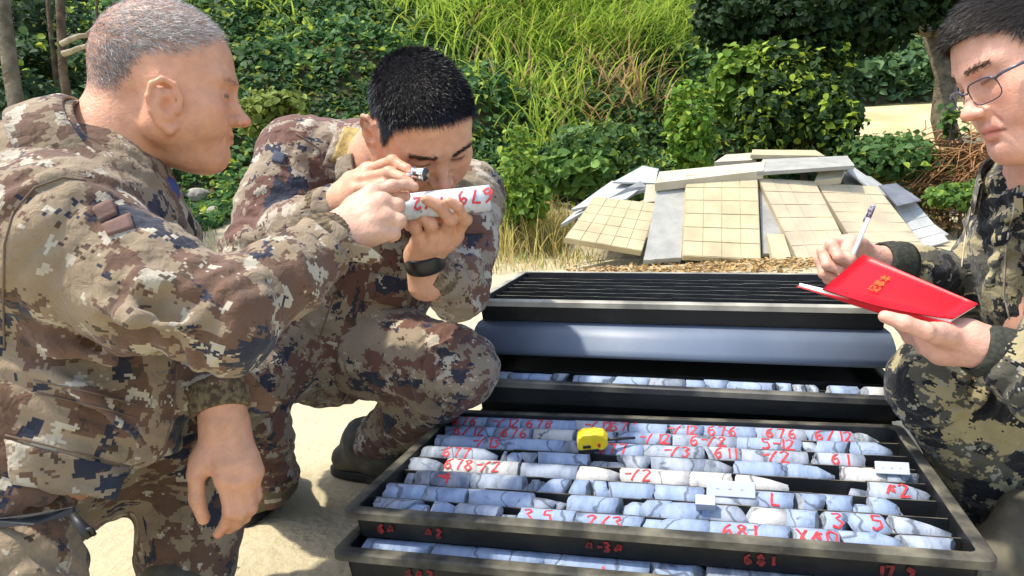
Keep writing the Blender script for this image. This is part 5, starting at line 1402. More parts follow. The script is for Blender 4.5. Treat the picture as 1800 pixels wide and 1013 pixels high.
# pulled folds running from the armpit and bunching above the elbow
for q in ([(170, 470, .86), (250, 498, .845), (330, 505, .86)], [(140, 520, .855), (230, 560, .825), (330, 580, .84)], [(440, 500, .91), (452, 545, .90), (446, 590, .915)], [(500, 450, .965), (518, 490, .962), (512, 530, .975)],
          [(40, 640, .925), (150, 690, .915), (250, 780, .93)], [(20, 560, .93), (100, 610, .91), (200, 640, .915)]):
    B.chain([P(*k_) for k_ in q], [.006, .010, .006], .022)
# hem
hn = unit(np.cross(P(310, 800, 1.0) - P(0, 900, 1.0), CZ)); hn = -hn if hn @ np.array([0, 0, 1]) > 0 else hn
B.plane_cut(P(150, 858, 1.0), hn)
bA = bones_of((P(160, 330, 1.05), be, .14, dict(amp=.006, fu=12, fr=8, shear=1.2)), (be, pe, .15, dict(amp=.007, fu=9, fr=9, shear=1.6)), (shA, elA, .078, dict(amp=.0065, fu=17, fr=9, shear=.9)), (elA, wrA, .055, dict(amp=.0065, fu=24, fr=8, shear=.6)), (bk, P(0, 700, 1.05), .15, dict(amp=.006, fu=9, fr=9)), (shA2, elA2, .065, {}), (elA2, P(386, 690, 1.085), .05, dict(amp=.006, fu=30)))
jackA = garment("jacket", B, bA, desert, oldman, seed=2); bvA = BV[jackA.name]
# collar, cuffs, flap, pocket, patches, seams
ca = P(160, 296, 1.035); ax = cam_vec(.80, .57, -.02)
col_prof = [(0, .094), (.35, .094), (.75, .090), (1.0, .082), (1.03, .078), (.9, .076), (.5, .078), (0, .08)]
lathe_band("collar", ca - ax * .010, ca + ax * .046, col_prof, desert, oldman, 60, gap=(math.radians(90), math.radians(26)), ref=CZ, uvo=(3.3, 1.2), jig=.015)
lathe_band("collar_fold", ca - ax * .012, ca + ax * .040, [(-.25, .112), (.4, .104), (.9, .094), (1.04, .086), (1.0, .082), (.5, .096), (-.2, .106)], desert, oldman, 60, gap=(math.radians(90), math.radians(30)), ref=CZ, uvo=(6.1, 2.2), jig=.02, seed=3)
lo, hi = box_of([P(240, 330, 1.08), P(340, 490, 1.14)], .06); B = Vol(lo, hi, .004); B.chain([P(240, 338, 1.10), P(288, 400, 1.11), P(318, 480, 1.13)], [.034, .036, .034], .02)
V, F = B.mesh(); N_ = vnormals(V, F); V = V + N_ * (.004 * np.abs(perlin(V * 35)))[:, None]; mesh_obj("undershirt", V, F, mat("dark_undershirt", (.020, .018, .015), .95, bump=(60, .6, .004)), oldman, True)
lo, hi = box_of([P(255, 320, 1.08), P(310, 380, 1.10)], .05); B = Vol(lo, hi, .003); B.chain([P(266, 322, 1.09), P(288, 332, 1.075), P(300, 344, 1.075)], [.020, .017, .012], .012); B.chain([P(290, 334, 1.07), P(296, 356, 1.07)], [.012, .006], .012)
V, F = B.mesh(); mesh_obj("shirt_collar", relax(V, F, 2), F, mat("blue_shirt", (.045, .065, .21), .8, bump=(80, .4, .003)), oldman, True)
lo, hi = box_of([P(290, 330, 1.16), P(345, 490, 1.18)], .06); B = Vol(lo, hi, .005); B.chain([P(300, 345, 1.16), P(322, 410, 1.17), P(340, 490, 1.18)], [.016, .020, .020], .02, flat=(CZ, 2.0))
garment("jacket_front", B, bones_of((P(300, 345, 1.16), P(340, 490, 1.18), .03, dict(amp=.003))), desert, oldman, seed=9)
cuffband(oldman, P(553, 434, 1.05), P(598, 412, 1.078), .043, .034, knit, 30, .03)
cuffband(oldman, P(384, 682, 1.085), P(391, 728, 1.068), .046, .0405, knit, 34, .025)
def tab(name, pts, th, material, parent, uvo=(0, 0)):
    """a stiff cloth tab through the given world outline"""
    n_ = unit(np.cross(pts[1] - pts[0], pts[-1] - pts[0])); k = len(pts); V = np.array([p + n_ * th / 2 for p in pts] + [p - n_ * th / 2 for p in pts])
    mb = MB(); mb.add(V, [tuple(range(k)), tuple(range(2 * k - 1, k - 1, -1))] + [(i, i + k, (i + 1) % k + k, (i + 1) % k) for i in range(k)])
    o = mb.build(name, material, parent, False, bevel=.001); l = o.data.uv_layers.new(name="cloth"); lp = np.empty(len(o.data.loops), np.int32); o.data.loops.foreach_get("vertex_index", lp)
    l.data.foreach_set("uv", np.stack([V @ CX + uvo[0], V @ CY + uvo[1]], 1)[lp].astype(np.float32).ravel()); return o
tab("cuff_tab", [P(560, 398, 1.028), P(606, 425, 1.035), P(652, 436, 1.05), P(677, 456, 1.06), P(655, 464, 1.06), P(610, 458, 1.045), P(575, 440, 1.03)], .004, desert, oldman, (1.1, .4))
tab("cuff_tab", [P(410, 650, 1.075), P(440, 655, 1.075), P(470, 690, 1.08), P(492, 702, 1.085), P(482, 726, 1.085), P(450, 728, 1.08), P(424, 712, 1.07)], .004, desert, oldman, (2.1, .9))
patch("pocket_flap", bvA, [(8, 772), (225, 826), (205, 880), (22, 852)], desert, oldman, .005, uvo=(4.2, 1.1), bulge=.004)
patch("shoulder_tab", bvA, [(162, 367), (196, 352), (206, 378), (176, 392)], mat("brown_tape", (.15, .085, .065), .9, bump=(200, .4, .002)), oldman, .004, n=5)
patch("shoulder_tab", bvA, [(180, 398), (228, 378), (236, 402), (190, 416)], MATS["brown_tape"], oldman, .004, n=5)
for pts in ([(24, 372), (8, 430), (6, 520), (8, 612)], [(24, 372), (60, 330), (110, 312), (150, 318)], [(60, 668), (160, 690), (240, 712)], [(60, 690), (160, 712), (240, 735)], [(10, 765), (120, 792), (228, 820)], [(310, 640), (306, 720), (285, 800)]):
    seam("seam", bvA, pts, thread, oldman, .0013)

# trousers
lo, hi = box_of([pelA, kneeA2, P(320, 1075, 1.18), kneeA1, P(-120, 900, 1.0)], .16); B = Vol(lo, hi, .006)
B.cone(P(20, 860, 1.1), P(-60, 850, 1.1), .12, .12, .05); B.chain([P(40, 850, 1.12), P(220, 800, 1.2), P(360, 800, 1.24)], [.11, .085, .078], .04); B.chain([P(360, 800, 1.24), P(338, 920, 1.22), P(322, 1080, 1.2)], [.078, .078, .076], .03)
B.chain([P(-60, 890, 1.0), P(5, 1000, .95), P(50, 1120, .92)], [.11, .085, .075], .04)
trA = garment("trousers", B, bones_of((pelA, kneeA2, .11, dict(amp=.008, fu=16)), (kneeA2, P(322, 1080, 1.18), .08, dict(amp=.008, fu=16, fr=9)), (P(-40, 900, 1.0), kneeA1, .1, dict(amp=.008, fu=14))), desert, oldman, seed=5)
tab("belt", [P(-20, 912, .90), P(60, 906, .885), P(130, 890, .90), P(132, 905, .90), P(60, 922, .885), P(-20, 930, .90)], .005, mat("belt_web", (.02, .022, .025), .7), oldman)
mb = MB(); mb.tube([P(128, 905, .89), P(140, 922, .885), P(150, 934, .885), P(158, 946, .885)], [.004, .006, .007, .004], 7); mb.tube([P(146, 932, .885), P(160, 930, .88), P(166, 940, .885)], .003, 6); mb.build("drawcord_toggle", blk, oldman, True)
boot(oldman, P(312, 1150, 1.18) * [1, 1, 0] + [0, 0, .085], (1, .25), P(318, 1075, 1.18))
boot(oldman, P(-150, 1180, 1.25) * [1, 1, 0] + [0, 0, .085], (1, -.4), P(-110, 1120, 1.12))

# ================================================================== the dark-haired man in the middle
TINT_B = (.60, .325, .205)
yaw, pit = math.radians(40), math.radians(40)
fB = cam_vec(math.sin(yaw) * math.cos(pit), -math.sin(pit), math.cos(yaw) * math.cos(pit))
uB = cam_vec(math.sin(yaw) * math.sin(pit) + .07, math.cos(pit), math.cos(yaw) * math.sin(pit))
fB, uB = cam_vec(.43, -.77, .47), cam_vec(.19, .54, .82)
frB = head_frame(P(740, 230, 1.36), fB, uB, 1.06)
zlB = lambda y: np.interp(y, [-.12, -.06, -.025, .0, .018, .03, .045, .075, .1], [-.045, -.040, -.005, .018, .005, .014, .060, .086, .090])
hlB = lambda x, y, z: sstep(0, .008, z - zlB(y))
neckB = P(672, 300, 1.50)
VB, FB, TB = make_head(frB, neckB, .062, zt=1.0, zb=1.0, wide=1.03, lid=.0014, tint=TINT_B, hairline=hlB, brow_dark=.8, fat=.003)
wB1, aB1 = P(600, 352, 1.33), P(560, 375, 1.35)
handB1 = make_hand(wB1, aB1, [[P(646, 300, 1.30), P(690, 284, 1.27), P(715, 298, 1.255), P(727, 313, 1.25)], [P(636, 316, 1.285), P(684, 305, 1.25), P(709, 314, 1.235), P(722, 323, 1.23)],
                              [P(630, 334, 1.28), P(676, 326, 1.25), P(700, 334, 1.24), P(714, 340, 1.24)], [P(628, 350, 1.285), P(664, 346, 1.265), P(686, 352, 1.26), P(698, 356, 1.26)]],
                   [P(620, 318, 1.33), P(660, 310, 1.325), P(700, 312, 1.30), P(726, 318, 1.275)], palm_r=.016, wr=.028, fr=.0098, tint=TINT_B)
wB2, aB2 = P(745, 448, 1.285), P(752, 500, 1.31)
handB2 = make_hand(wB2, aB2, [[P(800, 415, 1.265), P(818, 386, 1.225), P(806, 364, 1.195), P(788, 354, 1.185)], [P(780, 415, 1.25), P(792, 386, 1.21), P(771, 362, 1.185), P(748, 351, 1.175)],
                              [P(760, 418, 1.24), P(757, 394, 1.208), P(745, 384, 1.205), P(733, 388, 1.215)], [P(738, 424, 1.24), P(730, 402, 1.215), P(724, 394, 1.215), P(718, 400, 1.225)]],
                   [P(770, 430, 1.29), P(790, 405, 1.275), P(785, 385, 1.255), P(765, 378, 1.25)], palm_r=.0165, wr=.027, fr=.0098, tint=TINT_B)
shB1, elB1, wrB1 = P(530, 282, 1.52), P(448, 448, 1.42), P(582, 366, 1.345)
shB2, elB2, wrB2 = P(818, 350, 1.56), P(806, 512, 1.40), P(758, 478, 1.31)
pelB = P(560, 590, 1.74); kB2, aB2k = P(806, 648, 1.47), P(660, 778, 1.80); kB1, aB1k = P(432, 668, 1.42), P(478, 842, 1.60)
coreB = trunk([(neckB, P(650, 430, 1.70), .055, .10), (P(650, 430, 1.70), pelB, .10, .10), (shB1, elB1, .045, .035), (elB1, aB1, .035, .028), (P(650, 400, 1.68), shB1, .07, .045), (P(650, 400, 1.68), shB2, .07, .045), (shB2, elB2, .045, .035), (elB2, aB2, .035, .028), (pelB, kB2, .08, .05), (kB2, aB2k, .05, .035), (pelB, kB1, .08, .05), (kB1, aB1k, .05, .035)], TINT_B)
loupeman = body_mesh("person", [(to_world(frB, VB), FB, TB), handB1, handB2, coreB], skin)
tag(loupeman, "squatting dark-haired man in desert camouflage peering through a loupe at a core", "person", "three men around the trays")
def hdirB(p, n):
    top = sstep(.03, .09, p[:, 2:3]); return n * (.3 + .3 * top) + np.array([0, .8, .0]) * top + np.array([0, .2, -.75]) * sstep(.055, .085, p[:, 1:2]) * top + np.array([0, .25, -.8]) * (1 - top)
hdens = lambda hl, k: (lambda p: k * hl(p[:, 0], p[:, 1], p[:, 2]) * (np.abs(p[:, 0]) < .0795))
strands("hair", frB, VB, FB, hdens(hlB, 1.15e6), lambda p: np.interp(p[:, 2], [-.03, .02, .07, .12], [.005, .010, .017, .015]) * np.interp(p[:, 1], [.04, .085], [1, 1.25]), hdirB, .00040,
        lambda p, r: np.array([.010, .010, .012]) * r.uniform(.5, 1.8, (len(p), 1)), hairm, loupeman, seed=7, seg=3, jitter=.30, bend=.35)
for sg_ in (-1, 1):
    strands("eyebrow", frB, VB, FB, lambda p: (p[:, 0] * sg_ > 0) * 1.0e6 * np.exp(-((p[:, 2] - .030) / .0035) ** 2) * (np.abs(np.abs(p[:, 0]) - .033) < .021) * (p[:, 1] > .05), lambda p: p[:, 0] * 0 + .009,
            lambda p, n: n * .25 + np.stack([np.sign(p[:, 0]), p[:, 0] * 0, .2 + p[:, 0] * 0], 1), .0004, lambda p, r: np.array([.012, .011, .011]) * r.uniform(.5, 1.5, (len(p), 1)), hairm, loupeman, seed=8, seg=2)

lo, hi = box_of([shB1, elB1, wrB1, shB2, elB2, wrB2, pelB, P(480, 200, 1.5), P(860, 560, 1.5), P(560, 650, 1.6), P(640, 400, 1.8)], .12); B = Vol(lo, hi, .0055)
chB = P(665, 440, 1.66); beB = P(610, 560, 1.68); bkB = P(610, 330, 1.68)
B.cone(P(665, 320, 1.56), chB, .11, .15, .05); B.cone(chB, beB, .15, .15, .05); B.cone(beB, P(575, 610, 1.68), .15, .14, .05); B.ell(bkB, (.15, .16, .15), .06)
B.cone(P(620, 290, 1.58), shB1, .09, .085, .05); B.cone(P(740, 340, 1.60), shB2, .10, .08, .05)
B.chain([shB1, shB1 * .5 + elB1 * .5, elB1], [.088, .076, .064], .03); B.chain([elB1, elB1 * .5 + wrB1 * .5, wrB1], [.062, .054, .042], .02)
B.chain([shB2, shB2 * .5 + elB2 * .5, elB2], [.08, .070, .058], .03); B.chain([elB2, elB2 * .4 + wrB2 * .6, wrB2], [.055, .046, .038], .015)
for q in ([(470, 400, 1.36), (540, 380, 1.335), (590, 350, 1.33)], [(450, 420, 1.355), (500, 415, 1.335), (560, 395, 1.33)], [(500, 290, 1.43), (540, 340, 1.44), (560, 390, 1.45)], [(560, 260, 1.45), (575, 310, 1.46), (580, 350, 1.47)], [(790, 470, 1.345), (820, 500, 1.35), (830, 540, 1.37)], [(800, 440, 1.36), (830, 470, 1.37), (845, 510, 1.40)]):
    B.chain([P(*k_) for k_ in q], [.006, .011, .006], .022)
bB = bones_of((P(665, 320, 1.56), beB, .16, dict(amp=.008, fu=14, fr=9)), (shB1, elB1, .077, dict(amp=.0085, fu=18, fr=8)), (elB1, wrB1, .054, dict(amp=.0085, fu=24, fr=8)), (shB2, elB2, .07, dict(amp=.008, fu=20, fr=8)), (elB2, wrB2, .048, dict(amp=.008, fu=26)), (P(665, 320, 1.56), shB1, .10, dict(amp=.007, fu=14)), (beB, P(575, 650, 1.66), .15, dict(amp=.008, fu=12)))
jackB = garment("jacket", B, bB, desert2, loupeman, seed=3); bvB = BV[jackB.name]
ca = P(676, 300, 1.50); ax = unit(P(715, 262, 1.42) - P(650, 320, 1.56))
lathe_band("collar", ca - ax * .03, ca + ax * .030, [(0, .105), (.6, .096), (1, .086), (1.02, .080), (.6, .088), (0, .097)], desert2, loupeman, 60, gap=(math.radians(-60), math.radians(30)), uvo=(4.4, .6), jig=.03)
patch("rank_patch", bvB, [(606, 226), (636, 232), (616, 290), (580, 284)], mat("gold_embroidery", (.40, .30, .09), .75, noise=(90, (.28, .20, .06), 3, .4, .6), bump=(160, .6, .003)), loupeman, .006, n=6)
patch("epaulette", bvB, [(594, 216), (648, 226), (630, 304), (566, 292)], desert2, loupeman, .003, uvo=(2.7, .9), bulge=.001)
patch("sleeve_patch", bvB, [(484, 266), (504, 272), (498, 290), (478, 284)], mat("navy_tape", (.05, .06, .09), .9), loupeman, .004, n=4)
patch("chest_pocket", bvB, [(808, 372), (862, 368), (862, 410), (806, 412)], desert2, loupeman, .006, uvo=(.8, 3.9), bulge=.004)
patch("pocket_flap", bvB, [(650, 478), (716, 492), (712, 540), (640, 528)], desert2, loupeman, .006, uvo=(5.8, 3.1), bulge=.004)
for pts in ([(566, 292), (600, 298), (632, 304)], [(560, 600), (580, 540), (600, 490)], [(640, 528), (712, 540)], [(520, 235), (560, 260), (575, 300), (580, 345)]): seam("seam", bvB, pts, thread, loupeman, .0016)
mb = MB(); h = ray_surf(bvB, 590, 520)
if h is not None: mb.tube([h[0] - CZ * -.001, h[0] + CZ * .006], .007, 12); mb.build("button", mat("brown_button", (.10, .06, .03), .4), loupeman, True)
tab("jacket_hem", [P(500, 580, 1.56), P(560, 588, 1.55), P(640, 596, 1.52), P(660, 580, 1.52), P(672, 560, 1.54), P(650, 606, 1.52), P(590, 622, 1.54), P(520, 610, 1.56)], .004, desert2, loupeman, (3.1, .9))
cuffband(loupeman, P(563, 372, 1.352), P(592, 356, 1.338), .040, .033, knit, 30, .03)
cuffband(loupeman, P(772, 494, 1.335), P(752, 474, 1.302), .040, .036, knit, 30, .03)
bandm = mat("black_band", (.006, .006, .007), .35, spec=.5); cuffband(loupeman, P(749, 470, 1.296), P(744, 444, 1.283), .0345, .0335, bandm, 0, 0, "wristband", .003, flat=1.1)
lo, hi = box_of([pelB, kB2, aB2k, kB1, aB1k, P(870, 700, 1.5), P(500, 560, 1.8)], .12); B = Vol(lo, hi, .006)
B.cone(pelB - CX * .05, pelB + CX * .06, .13, .13, .05); B.chain([pelB, kB2 * .5 + pelB * .5, kB2], [.13, .105, .078], .03); B.chain([kB2, kB2 * .5 + aB2k * .5, aB2k], [.076, .070, .060], .02)
B.chain([pelB - CX * .05, kB1 * .5 + pelB * .5, kB1], [.125, .098, .074], .03); B.chain([kB1, kB1 * .5 + aB1k * .5, aB1k], [.074, .066, .056], .02)
for q in ([(690, 660, 1.50), (740, 690, 1.49), (790, 700, 1.49)], [(680, 690, 1.55), (730, 720, 1.55), (780, 735, 1.55)], [(440, 720, 1.42), (465, 750, 1.43), (500, 760, 1.46)]): B.chain([P(*k_) for k_ in q], [.006, .012, .006], .022)
garment("trousers", B, bones_of((pelB, kB2, .10, dict(amp=.009, fu=14, fr=8)), (kB2, aB2k, .068, dict(amp=.009, fu=20, fr=8)), (pelB, kB1, .10, dict(amp=.009, fu=14)), (kB1, aB1k, .065, dict(amp=.009, fu=20))), desert2, loupeman, seed=6)
ft = on_z(474, 858, 0); boot(loupeman, np.array([ft[0], ft[1], .085]), (.05, -1), aB1k)
ft = on_z(640, 838, 0); boot(loupeman, np.array([ft[0], ft[1], .085]), (1, -.35), aB2k)

# ================================================================== the man with glasses on the right
TINT_C = (.66, .365, .265)
yaw, pit = math.radians(33), math.radians(16)
fC = cam_vec(-math.cos(yaw) * math.cos(pit), -math.sin(pit), math.sin(yaw) * math.cos(pit))
uC = cam_vec(-math.cos(yaw) * math.sin(pit) - .06, math.cos(pit), math.sin(yaw) * math.sin(pit))
fC, uC = cam_vec(-.91, -.39, -.10), cam_vec(-.40, .91, -.03)
frC = head_frame(P(1819, 118, 1.13), fC, uC, 1.05)
zlC = lambda y: np.interp(y, [-.12, -.06, -.025, .0, .02, .035, .05, .075, .1], [-.045, -.040, -.005, .020, .010, .035, .058, .072, .076])
hlC = lambda x, y, z: sstep(0, .010, z - zlC(y))
neckC = P(1850, 320, 1.22)
VC, FC, TC = make_head(frC, neckC, .062, smile=-.35, zt=1.0, zb=1.02, wide=1.03, lid=.0018, tint=TINT_C, hairline=hlC, brow_dark=.75, fat=.005)
wC1, aC1 = P(1706, 603, 1.10), P(1760, 622, 1.10)
handC1 = make_hand(wC1, aC1, [[P(1618, 575, 1.135), P(1580, 540, 1.165), P(1550, 520, 1.19), P(1528, 506, 1.20)], [P(1626, 592, 1.135), P(1584, 566, 1.18), P(1560, 546, 1.20), P(1545, 530, 1.21)],
                              [P(1636, 610, 1.13), P(1600, 592, 1.18), P(1580, 570, 1.20), P(1570, 552, 1.21)], [P(1652, 624, 1.13), P(1622, 612, 1.17), P(1606, 592, 1.195), P(1598, 574, 1.20)]],
                   [P(1664, 590, 1.085), P(1626, 582, 1.055), P(1590, 568, 1.055), P(1556, 557, 1.065)], palm_r=.0175, wr=.031, fr=.0098, tint=TINT_C)
wC2, aC2 = P(1528, 462, 1.34), P(1585, 462, 1.36)
handC2 = make_hand(wC2, aC2, [[P(1484, 428, 1.30), P(1462, 430, 1.27), P(1474, 452, 1.255), P(1494, 458, 1.255)], [P(1474, 434, 1.305), P(1448, 442, 1.285), P(1454, 466, 1.27), P(1476, 474, 1.265)],
                              [P(1472, 446, 1.315), P(1444, 458, 1.30), P(1448, 482, 1.29), P(1468, 488, 1.285)], [P(1478, 460, 1.325), P(1450, 474, 1.315), P(1454, 492, 1.305), P(1470, 496, 1.30)]],
                   [P(1510, 436, 1.315), P(1500, 426, 1.29), P(1490, 440, 1.265), P(1496, 456, 1.255)], palm_r=.0155, wr=.027, fr=.0095, tint=TINT_C)
shC1, elC1, wrC1 = P(1935, 420, 1.15), P(1870, 690, 1.05), P(1762, 625, 1.10)
shC2, elC2, wrC2 = P(1800, 380, 1.42), P(1715, 510, 1.48), P(1572, 465, 1.36)
pelC = P(1960, 800, 1.35); kC1, kC1a = P(1652, 672, 1.27), P(1806, 968, 1.42); kC2, kC2a = P(1740, 640, 1.48), P(1830, 860, 1.62)
coreC = trunk([(neckC, P(1900, 560, 1.3), .06, .12), (P(1900, 560, 1.3), pelC, .12, .12), (shC1, elC1, .045, .035), (elC1, aC1, .035, .028), (P(1880, 430, 1.28), shC1, .08, .05), (P(1880, 430, 1.28), shC2, .08, .05), (shC2, elC2, .045, .035), (elC2, aC2, .035, .028), (pelC, kC1, .08, .05), (kC1, kC1a, .05, .035), (pelC, kC2, .08, .05), (kC2, kC2a, .05, .035)], TINT_C)
writer = body_mesh("person", [(to_world(frC, VC), FC, TC), handC1, handC2, coreC], skin)
tag(writer, "man in glasses and dark woodland camouflage writing in a red notebook on the right", "person", "three men around the trays")
eyeballs(frC, writer, 1., 1.02, 1.03, (0, -.45))
def hdirC(p, n):
    top = sstep(.03, .08, p[:, 2:3]); return n * (.25 + .25 * top) + np.array([0, .9, .05]) * top + np.array([0, .2, -.8]) * (1 - top)
strands("hair", frC, VC, FC, hdens(hlC, 1.0e6), lambda p: np.interp(p[:, 2], [-.03, .02, .06, .10], [.006, .012, .026, .040]), hdirC, .00042,
        lambda p, r: np.array([.030, .024, .020]) * r.uniform(.4, 1.8, (len(p), 1)), hairm, writer, seed=17, seg=3, jitter=.16, bend=.55)
for sg_ in (-1, 1):
    strands("eyebrow", frC, VC, FC, lambda p: (p[:, 0] * sg_ > 0) * 1.0e6 * np.exp(-((p[:, 2] - .030) / .0036) ** 2) * (np.abs(np.abs(p[:, 0]) - .032) < .020) * (p[:, 1] > .05), lambda p: p[:, 0] * 0 + .008,
            lambda p, n: n * .25 + np.stack([np.sign(p[:, 0]), p[:, 0] * 0, .2 + p[:, 0] * 0], 1), .00035, lambda p, r: np.array([.04, .03, .026]) * r.uniform(.5, 1.5, (len(p), 1)), hairm, writer, seed=18, seg=2)
# glasses
gl = empty("glasses", (0, 0, 0), writer); fm = mat("spectacle_frame", (.05, .055, .09), .25, spec=.6); glass = bpy.data.materials.new("lens_glass"); glass.use_nodes = True
n_, l_ = nodes(glass); tr = n_.new("ShaderNodeBsdfTransparent"); gs = n_.new("ShaderNodeBsdfGlossy"); gs.inputs["Roughness"].default_value = .03; mx = n_.new("ShaderNodeMixShader"); mx.inputs[0].default_value = .07
l_.new(tr.outputs[0], mx.inputs[1]); l_.new(gs.outputs[0], mx.inputs[2]); l_.new(mx.outputs[0], n_["Material Output"].inputs[0])
for s in (-1, 1):
    c = np.array([s * .0345, .101, -.004]); loop = []
    for a in np.linspace(0, 2 * np.pi, 28, endpoint=False):
        ca_, sa_ = math.cos(a), math.sin(a); e = 3.6; r_ = (abs(ca_ / .0265) ** e + abs(sa_ / .0170) ** e) ** (-1 / e)
        loop.append(c + np.array([r_ * ca_, -.012 * ((r_ * ca_ * s + .026) / .052) ** 2 - .12 * r_ * sa_ * 0 + .10 * r_ * sa_, r_ * sa_]))
    W_ = list(to_world(frC, np.array(loop))); mb = MB(); mb.tube(W_ + W_[:2], .0009, 8, False); mb.build("lens_rim", fm if True else None, gl, True)
    mb = MB(); up_ = [W_[i] for i in range(1, 14)]; mb.tube(up_, .0014, 8); mb.build("brow_bar", fm, gl, True)
    mb = MB(); cc = to_world(frC, c[None] + [[0, -.002, 0]])[0]; mb.add(W_ + [cc], [(i, (i + 1) % 28, 28) for i in range(28)]); mb.build("lens", glass, gl, True)
    mb = MB(); mb.tube(list(to_world(frC, np.array([[s * .060, .090, .006], [s * .0735, .086, .009], [s * .081, .06, .010], [s * .083, .01, .010], [s * .083, -.018, .012], [s * .082, -.03, -.005]]))), [.002, .0024, .0024, .002, .0018, .0015], 8); mb.build("temple", fm, gl, True)
mb = MB(); mb.tube(list(to_world(frC, np.array([[-.0085, .104, .002], [0, .1085, .005], [.0085, .104, .002]]))), .0016, 8); mb.build("bridge", fm, gl, True)

lo, hi = box_of([shC1, elC1, wrC1, shC2, elC2, wrC2, P(1880, 300, 1.2), P(1900, 800, 1.35)], .14); B = Vol(lo, hi, .0055)
tC = P(1880, 440, 1.32); bC = P(1930, 720, 1.35)
B.cone(P(1850, 340, 1.26), tC, .10, .15, .05); B.cone(tC, bC, .15, .155, .05); B.cone(P(1850, 350, 1.25), shC1, .09, .085, .05); B.cone(P(1840, 360, 1.32), shC2, .09, .08, .05)
B.chain([shC1, elC1], [.085, .066], .03); B.chain([elC1, P(1776, 640, 1.09)], [.064, .050], .02)
B.chain([shC2, elC2], [.082, .068], .03); B.chain([elC2, elC2 * .4 + wrC2 * .6, wrC2], [.066, .052, .040], .02)
for q in ([(1800, 330, 1.20), (1760, 400, 1.20), (1740, 500, 1.21)], [(1640, 440, 1.36), (1650, 480, 1.355), (1640, 520, 1.37)], [(1690, 430, 1.40), (1700, 480, 1.39), (1690, 530, 1.40)]): B.chain([P(*k_) for k_ in q], [.006, .010, .006], .022)
jackC = garment("jacket", B, bones_of((P(1850, 340, 1.26), bC, .16, dict(amp=.008, fu=13, fr=9)), (shC1, elC1, .075, {}), (elC1, P(1776, 640, 1.09), .055, dict(amp=.008, fu=26)), (shC2, elC2, .075, dict(amp=.009, fu=20)), (elC2, wrC2, .055, dict(amp=.010, fu=24))), wood, writer, seed=4); bvC = BV[jackC.name]
ca = P(1838, 300, 1.22); ax = unit(P(1828, 250, 1.19) - P(1856, 350, 1.24))
lathe_band("collar", ca - ax * .035, ca + ax * .022, [(0, .115), (.6, .102), (1, .092), (1.02, .087), (.6, .095), (0, .108)], wood, writer, 60, gap=(math.radians(-95), math.radians(22)), uvo=(7.4, .6), jig=.03)
for pts in ([(1738, 262), (1716, 330), (1700, 400), (1690, 470)], [(1790, 330), (1770, 420), (1765, 520), (1790, 620)]): seam("seam", bvC, pts, thread_pale, writer, .0016)
cuffband(writer, P(1782, 634, 1.10), P(1712, 612, 1.10), .045, .037, knit_grey, 60, .006, th=.004)
cuffband(writer, P(1585, 466, 1.362), P(1545, 461, 1.345), .043, .036, knit_grey, 60, .006, th=.004)
lo, hi = box_of([pelC, kC1, kC1a, kC2, kC2a], .13); B = Vol(lo, hi, .006)
B.ell(pelC, (.16, .16, .15), .05); B.chain([pelC, kC1 * .5 + pelC * .5, kC1], [.12, .105, .082], .03); B.chain([kC1, kC1 * .5 + kC1a * .5, kC1a], [.082, .080, .072], .02); B.chain([pelC, kC2 * .5 + pelC * .5, kC2], [.12, .10, .08], .03); B.chain([kC2, kC2a], [.08, .06], .02)
garment("trousers", B, bones_of((pelC, kC1, .10, dict(amp=.009, fu=14)), (kC1, kC1a, .075, dict(amp=.009, fu=18, fr=8)), (pelC, kC2, .10, {}), (kC2, kC2a, .07, {})), wood, writer, seed=8)
ft = on_z(1812, 1010, 0); boot(writer, np.array([ft[0], ft[1], .085]), (-1, -.3), kC1a)
ft = on_z(1850, 915, 0); boot(writer, np.array([ft[0], ft[1], .085]), (-1, -.3), kC2a)
mb = MB(); c = P(1745, 895, 1.36)
for i in range(7): r_ = random.Random(i); p = c + np.array([r_.uniform(-.02, .02), 0, r_.uniform(-.015, .015)]); mb.tube([p, p + [r_.uniform(-.02, .02), -.01, .02], p + [r_.uniform(-.03, .03), -.012, -.005], p + [r_.uniform(-.02, .02), 0, -.02]], .0022, 5)
mb.build("hem_cord", lace, writer, True)

# ================================================================== things in their hands
# core sample with number
A_, E_ = P(700, 366, 1.205), P(862, 348, 1.215); L_ = float(np.linalg.norm(E_ - A_))
Vc, Fc, Ec = core_piece(-L_ / 2, L_ / 2, .0215, 'g', 77, t0=(.3, .2), t1=(.05, .1))
hc = mesh_obj("rock_core", Vc, Fc + Ec, None, None, False, mats=[core_mat("held_core", (.50, .53, .57), (.70, .72, .73), (.22, .26, .33)), endm]); ix = np.zeros(len(Fc) + len(Ec), np.int32); ix[len(Fc):] = 1; hc.data.polygons.foreach_set("material_index", ix)
sm_ = ix == 0; hc.data.polygons.foreach_set("use_smooth", sm_)
xx = unit(E_ - A_); zz = unit(CY - xx * (CY @ xx)); yy = np.cross(zz, xx); Mx = np.eye(4); Mx[:3, 0], Mx[:3, 1], Mx[:3, 2], Mx[:3, 3] = xx, yy, zz, (A_ + E_) / 2
hc.matrix_world = Matrix(Mx.tolist()); tag(hc, "grey rock core painted with a red number, held up by the dark-haired man", "rock core")
mark_core(hc, "679", L_ * .33, .026, 5, .0215, .15, .0019, flip=True); mark_core(hc, "#/2", -L_ * .18, .022, 9, .0215, .05, .0018, flip=True)
